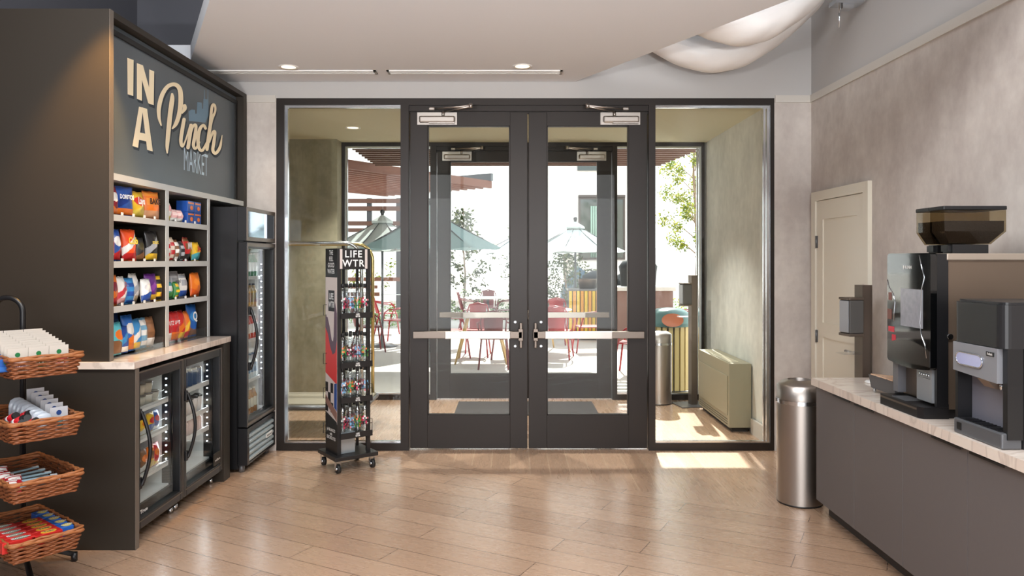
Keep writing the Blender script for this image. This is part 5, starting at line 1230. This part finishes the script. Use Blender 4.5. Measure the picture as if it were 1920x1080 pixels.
U1 = umbrella(UC); U2 = umbrella(mat('umbrella_canvas_blue', (150, 180, 186), .85, spec=.1))
P1 = Pool(U1); P2 = Pool(U2)
gU = 'octagonal patio umbrellas'
P1.put((-2.43, 14.0, -.01), R(10), 'white patio umbrella seen through the left sidelight above the water rack', gU)
P2.put((-1.27, 11.5, -.01), R(15), 'pale blue green patio umbrella seen through the left door', gU)
P1.put((1.39, 16.4, -.01), R(5), 'white patio umbrella seen through the right door before the window', gU)
P1.put((.33, 19.0, -.01), R(20), 'far patio umbrella mostly hidden behind the meeting doors', gU)
# tables
def table(square, wood):
    t = thing('patio_table', None, 'patio table'); TM = mat('table_white', (226, 226, 226), .35)
    b = MB()
    if square: b.box((-.45, -.45, .72), (.45, .45, .745), bev=.01)
    else: b.lathe([(.54, .72), (.55, .73), (.545, .742)], n=40)
    part('tabletop', b, TM, t)
    L = mat('wood_leg', (206, 170, 104), .5) if wood else PG
    if wood:
        for sx in (-1, 1):
            for sy in (-1, 1): b = MB(); b.cyl((sx*.22, sy*.22, .719), (sx*.40, sy*.36, 0), .022, r1=.016, n=8); part('leg', b, L, t)
    else:
        b = MB(); b.cyl((0, 0, .02), (0, 0, .719), .03); part('column', b, L, t)
        b = MB(); b.lathe([(.24, 0), (.24, .02), (.04, .04)], n=24); part('base', b, L, t)
    return t
TS = Pool(table(True, True)); TR = Pool(table(False, True)); TF = Pool(table(False, False))
gT = 'round white patio tables'
TS.put((-.48, 11.9, -.012), 0, 'square white patio table with splayed wood legs seen through the left door', gT)
TR.put((.52, 13.3, -.012), R(20), 'round white patio table with wood legs seen through the right door', gT)
TF.put((-.57, 17.6, -.012), 0, 'far round patio table below the small tree in the left door', gT)
TF.put((-2.9, 19.6, -.012), 0, 'far patio table beyond the gray umbrella pole at left', gT)
# chairs
def chair(m):
    t = thing('patio_chair', None, 'patio chair')
    b = MB(); b.box((-.20, -.19, .435), (.20, .20, .455), bev=.008); part('seat', b, m, t)
    b = MB()  # back sheet, curved; back is at -y
    b.grid(lambda u, v: (-.13+.26*u+(.03*(u-.5)*v), -.20-.05*math.sin(PI*u)-.10*v, .45+.40*v), 6, 4); b.grid(lambda u, v: (-.13+.26*(1-u)+(.03*(.5-u)*v), -.206-.05*math.sin(PI*u)-.10*v, .45+.40*v), 6, 4); part('backrest', b, m, t)
    for sx in (-1, 1):
        b = MB(); b.tube([(sx*.19, .19, .44), (sx*.235, .25, 0)], .014, n=7); part('leg', b, m, t)
        b = MB(); b.tube([(sx*.18, -.18, .44), (sx*.22, -.29, 0)], .014, n=7); part('leg', b, m, t)
        b = MB(); b.tube([(sx*.215, .18, .43), (sx*.245, .14, .60), (sx*.25, .06, .66), (sx*.25, -.10, .67), (sx*.20, -.27, .70)], .013, n=7); part('arm', b, m, t)
    b = MB(); b.tube([(-.17, -.19, .45), (-.19, -.28, .72), (-.15, -.31, .84), (0, -.35, .87), (.15, -.31, .84), (.19, -.28, .72), (.17, -.19, .45)], .013, n=7); part('back_frame', b, m, t)
    return t
CR = Pool(chair(RED)); CM_ = Pool(chair(MAROON))
gC = 'red metal patio armchairs'
CHS = [(CM_, 926, 11.25, 0, 'maroon armchair nearest the doors with its back to us at the square table'),
 (CR, 892, 12.6, 175, 'red armchair on the far side of the square table'),
 (CR, 853, 12.45, -85, 'red armchair at the left end of the square table'),
 (CM_, 950, 12.3, 90, 'maroon armchair at the right side of the square table half behind the door stile'),
 (CM_, 884, 17.6, -90, 'far maroon armchair at the left of the distant table in the left door'),
 (CM_, 946, 17.6, 90, 'far maroon armchair at the right of the distant table in the left door'),
 (CM_, 915, 18.4, 180, 'farthest maroon armchair behind the distant table in the left door'),
 (CR, 1046, 12.35, -10, 'red armchair nearest us at the round table in the right door'),
 (CR, 1103, 13.2, 95, 'red armchair in profile right of the round table before the slatted bin'),
 (CR, 1040, 14.4, 170, 'red armchair on the far side of the round table'),
 (CR, 1188, 10.6, 70, 'red armchair at the right edge of the right door glass'),
 (CR, 742, 14.6, 80, 'red armchair left of the wide door mullion'),
 (CR, 727, 16.5, -80, 'farther red armchair behind the gray umbrella pole at left'),
 (CM_, 692, 13.2, -70, 'dark red armchair just right of the water rack'),
 (CR, 1283, 14.05, 80, 'red armchair right of the slatted bin, seen beside the vestibule post')]
for P, px, Y, a, lb in CHS: P.put(((px-CX)/F*Y, Y, -.012), R(a), lb, gC)

# slatted bins, counter and grills
def slatbin(name, lb, cat, x, y, w, d, h, cols, top, n, round_=True):
    t = thing(name, lb, cat, (x, y, 0), world=True)
    b = MB()
    if round_: b.lathe([(w/2-.03, .03), (w/2-.03, h-.02)], c=(x, y, 0), n=24)
    else: b.box((x-w/2+.02, y-d/2+.02, .02), (x+w/2-.02, y+d/2-.02, h-.01))
    part('liner', b, BLACKM, t)
    for k in range(n):
        b = MB(); a = 2*PI*k/n
        if round_: b.box((-.012, -w/2/n*2.3, .04), (.012, w/2/n*2.3, h), M=T(x, y, 0) @ RZ(a) @ T(w/2-.005, 0, 0))
        else:
            xx = x-w/2+w*(k+.5)/n; b.box((xx-w/n*.38, y-d/2-.012, .03), (xx+w/n*.38, y-d/2+.012, h))
        part('slat', b, cols[k % len(cols)], t)
    top(t); return t
TEAL = mat('teal_plastic', (92, 128, 130), .35)
def dome(t):
    x, y = 1.93, 9.15; b = MB()
    b.lathe([(.27, .80), (.275, .83), (.27, .845), (.262, .86), (.25, .92), (.22, .97), (.16, 1.005), (.06, 1.02), (.0001, 1.02)], c=(x, y, 0), n=32, cap=False); dm = part('domed_lid', b, TEAL, t, 'teal domed lid')
    b = MB(); b.lathe([(.0001, 0), (.125, 0), (.13, .01)], n=24, M=T(x-.02, y-.262, .885) @ RX(R(78)) @ SC(1, .62, 1)); part('opening', b, mat('orange_liner', (206, 120, 90), .5), dm, 'orange lid opening')
slatbin('waste_receptacle', 'wood slatted patio waste bin with teal domed lid beyond the vestibule', 'waste bin', 1.93, 9.15, .50, .5, .80, [mat('pale_wood', (214, 190, 134), .5)], dome, 22)
def flatlid(t):
    b = MB(); b.box((1.49-.36, 15.02, .98), (1.49+.36, 15.68, 1.02), bev=.01); part('top', b, GRAYM, t)
slatbin('slatted_bin', 'yellow vertical slat bin with gray top beyond the round table', 'waste bin', 1.49, 15.35, .70, .64, .98, [mat('yellow_slat', (232, 200, 66), .5), mat('orange_slat', (226, 160, 60), .5)], flatlid, 9, False)
b = MB(); b.lathe([(.16, 0), (.2, .18), (.205, .2), (.19, .2), (.15, .02)], n=24); solo('metal_tub', b, SATIN, 'round galvanized tub standing on the yellow slatted bin', 'tub', None, (1.55, 15.35, 1.02))
pw = mat('planter_brown', (132, 104, 96), .7, noisy=.1, nscale=4)
t = thing('outdoor_counter', 'brown patio counter with pale capstone behind the right door', 'counter', (2.6, 15.2, 0), world=True)
b = MB(); b.box((1.95, 14.6, 0), (3.15, 15.5, 1.0)); part('base', b, pw, t); b = MB(); b.box((1.90, 14.55, 1.0), (3.2, 15.55, 1.08), bev=.01); part('capstone', b, mat('capstone', (206, 202, 196), .5), t)
for k, (x, y, s) in enumerate(((2.08, 17.95, 1.1), (2.55, 15.1, .9), (2.9, 18.1, 1.0))):
    b = MB(); z = 1.08 if k == 1 else 0; hh = .55 if k == 1 else 1.35
    b.lathe([(.34*s, 0), (.36*s, hh*.5), (.38*s, hh*.72), (.30*s, hh*.92), (.12*s, hh), (.0001, hh)], n=18, M=SC(1.15, .7, 1), cap=False)
    solo('grill_cover', b, mat('cover_black', (40, 42, 44), .5, bump=.5, bscale=12), ('black covered grill beyond the yellow slatted bin', 'black covered grill standing on the patio counter', 'black covered grill at the far right beyond the counter')[k], 'covered grill', 'covered grills', (x, y, z))
# distant walls and building
WALLW = mat('white_render', (238, 236, 232), .8)
t = thing('white_building', 'white rendered building with large dark framed window at right', 'building', (3, 26, 0), world=True)
b = MB(); b.box((2.06, 24, 0), (3.98, 30, 9)); part('wall', b, mat('white_render_warm', (232, 224, 220), .8), t)
b = MB(); b.box((-16, 26.5, 2.2), (2.06, 32, 9)); b.box((3.98, 24.6, 0), (14, 31, 2.0)); part('wall', b, WALLW, t)
def win(x0, x1, z0, z1, Y, lab):
    b = MB(); f = .06; b.box((x0, Y-.05, z0), (x0+f, Y, z1)); b.box((x1-f, Y-.05, z0), (x1, Y, z1)); b.box((x0+f, Y-.05, z0), (x1-f, Y, z0+f)); b.box((x0+f, Y-.05, z1-f), (x1-f, Y, z1)); b.box((x0, Y-.09, z1), (x1, Y, z1+.07)); w_ = part('window', b, mat('window_frame_brown', (82, 72, 68), .5), t, lab)
    b = MB(); b.box((x0+f, Y-.02, z0+f), (x1-f, Y-.012, z1-f)); part('pane', b, mat('dark_glass', (44, 58, 58), .05, spec=1), w_)
    b = MB()
    for k in range(9): xx = x0+.42+.07*k; b.tube([(xx, Y-.035, z0+f+.01), (xx, Y-.035, z1-f-.22)], .03, n=6)
    part('curtain', b, mat('curtain_green', (150, 176, 160), .8), w_, 'pale green curtain folds')
win(2.13, 3.63, 1.62, 3.62, 24.0, 'dark framed window with curtain')
b = MB(); b.box((2.10, 23.95, 4.48), (2.85, 23.999, 4.66)); part('window', b, mat('dark_glass', (44, 58, 58), .05, spec=1), t, 'high narrow window')
b = MB(); b.prism([(1.5, 0), (3.5, 0), (3.5, 1.25), (2.95, .95), (2.45, 1.1), (2.0, 1.42), (1.7, 1.1), (1.5, .6)], 22.6, 23.2, 'y'); solo('distant_shed', b, mat('slate_blue', (96, 118, 136), .7, noisy=.1, nscale=1.5), 'slate blue sloped shed beyond the patio at right', 'shed')
# greenery
def leafcloud(b, pts, n, s, seed, mi=0, nm=1):
    q = random.Random(seed)
    for i in range(n):
        c, rad = pts[q.randrange(len(pts))]; d = Vector((q.gauss(0, 1), q.gauss(0, 1), q.gauss(0, 1))); d.normalize(); p = Vector(c)+d*rad*q.random()**.5
        a = Vector((q.uniform(-1, 1), q.uniform(-1, 1), q.uniform(-1, .4))).normalized(); c2 = a.orthogonal().normalized(); c2 = Matrix.Rotation(q.uniform(0, 6.3), 3, a) @ c2; L = s*q.uniform(.7, 1.3); W_ = L*.42
        b._add([p, p+a*L*.5+c2*W_*.5, p+a*L, p+a*L*.5-c2*W_*.5], [(0, 1, 2, 3)], mi+q.randrange(nm))
def leaf(name, c):
    m = mat(name, c, .5)
    nt = m.node_tree; bs = nt.nodes['Principled BSDF']; tl = nt.nodes.new('ShaderNodeBsdfTranslucent'); tl.inputs[0].default_value = (*lin(c), 1); mx = nt.nodes.new('ShaderNodeMixShader'); mx.inputs[0].default_value = .45
    nt.links.new(bs.outputs[0], mx.inputs[1]); nt.links.new(tl.outputs[0], mx.inputs[2]); nt.links.new(mx.outputs[0], nt.nodes['Material Output'].inputs[0]); return m
LG = [leaf('leaf_lime', (140, 152, 46)), leaf('leaf_yellow', (172, 170, 62)), leaf('leaf_mid', (98, 118, 42))]; DGN = [leaf('leaf_dark', (72, 84, 44)), leaf('leaf_olive', (104, 112, 62)), leaf('leaf_deep', (52, 64, 38))]; HG = [leaf('hedge_green', (96, 142, 60)), leaf('hedge_light', (140, 176, 84))]
BARK = mat('bark', (150, 128, 110), .8, noisy=.2, nscale=20)
def tree(name, lb, x, y, h, crown, n, s, mats, seed, stem=.05, base=0, cat='tree', group=None):
    t = thing(name, lb, cat, (x, y, base), group=group, world=True); q = random.Random(seed)
    tr = MB(); top = h*.98; tr.tube([(x, y, base), (x+.05, y, base+h*.35), (x-.03, y+.03, base+h*.7), (x, y, base+top)], [stem, stem*.8, stem*.55, stem*.2], n=8)
    pts = []
    z0, z1, rad = crown
    for k in range(26):
        f = (k+.5)/26; z = base+z0+(z1-z0)*f; a = k*2.4; rr = rad*(.35+.65*math.sin(PI*min(f+.15, 1)))*q.uniform(.55, 1)
        e = Vector((x+rr*math.cos(a), y+rr*math.sin(a), z+.25*rr)); s0 = Vector((x, y, z-.35*rr)); tr.tube([s0, s0.lerp(e, .5)+Vector((0, 0, .05)), e], [stem*.28, stem*.18, stem*.06], n=5)
        pts.append((e, rad*.22)); pts.append((s0.lerp(e, .6), rad*.16))
    part('trunk', tr, BARK, t, 'trunk and branches'); b = MB(); leafcloud(b, pts, n, s, seed, nm=len(mats)); part('foliage', b, mats, t); return t
tree('young_tree', 'tall yellow green young tree seen through the right sidelight', 3.83, 15.6, 4.9, (1.75, 4.9, .9), 7500, .07, LG, 3, .045)
gS = 'small leafy trees at the patio edge'
tree('small_tree', 'small dark leafy tree left of the left door glass centre', -1.38, 21.3, 3.2, (.8, 3.0, .85), 1100, .13, DGN, 5, .035, group=gS)
tree('small_tree', 'small dark leafy tree half behind the meeting stiles', .2, 21.6, 2.6, (.9, 2.5, .75), 600, .11, DGN, 8, .03, group=gS)
tree('small_tree', 'small dark leafy tree behind the white umbrella in the right door', 1.5, 21.2, 2.1, (.5, 1.85, .95), 1500, .10, DGN, 9, .035, group=gS)
def bush(lb, x, y, w, d, h, n, s, seed, mats=HG, name='shrub', cat='shrub', group=None):
    b = MB(); q = random.Random(seed); pts = [((x+q.uniform(-w/2, w/2), y+q.uniform(-d/2, d/2), h*q.uniform(.02, .8)), .14) for _ in range(int(20+w*12))]; leafcloud(b, pts, n, s, seed, nm=len(mats))
    solo(name, b, mats, lb, cat, group)
bush('low green hedge strip behind the umbrella pole at left', -3.6, 18.2, 3.4, .5, .55, 2200, .06, 21, name='hedge', cat='hedge')
bush('olive shrubs along the patio edge behind the far table', -.95, 20.25, 2.2, .5, .95, 1800, .08, 22, DGN+HG, group='patio edge shrubs')
bush('olive shrubs along the patio edge in the right door', 1.35, 20.3, 2.0, .5, 1.1, 1500, .08, 23, DGN, group='patio edge shrubs')
bush('pale green shrub beyond the teal lidded waste bin', 3.35, 16.6, .8, .5, 1.15, 700, .07, 24, LG+HG, group='patio edge shrubs')
bush('bright shrub beyond the cedar screen at left', -4.2, 20.8, 3.6, .6, 2.4, 1600, .09, 25, LG, group='patio edge shrubs')
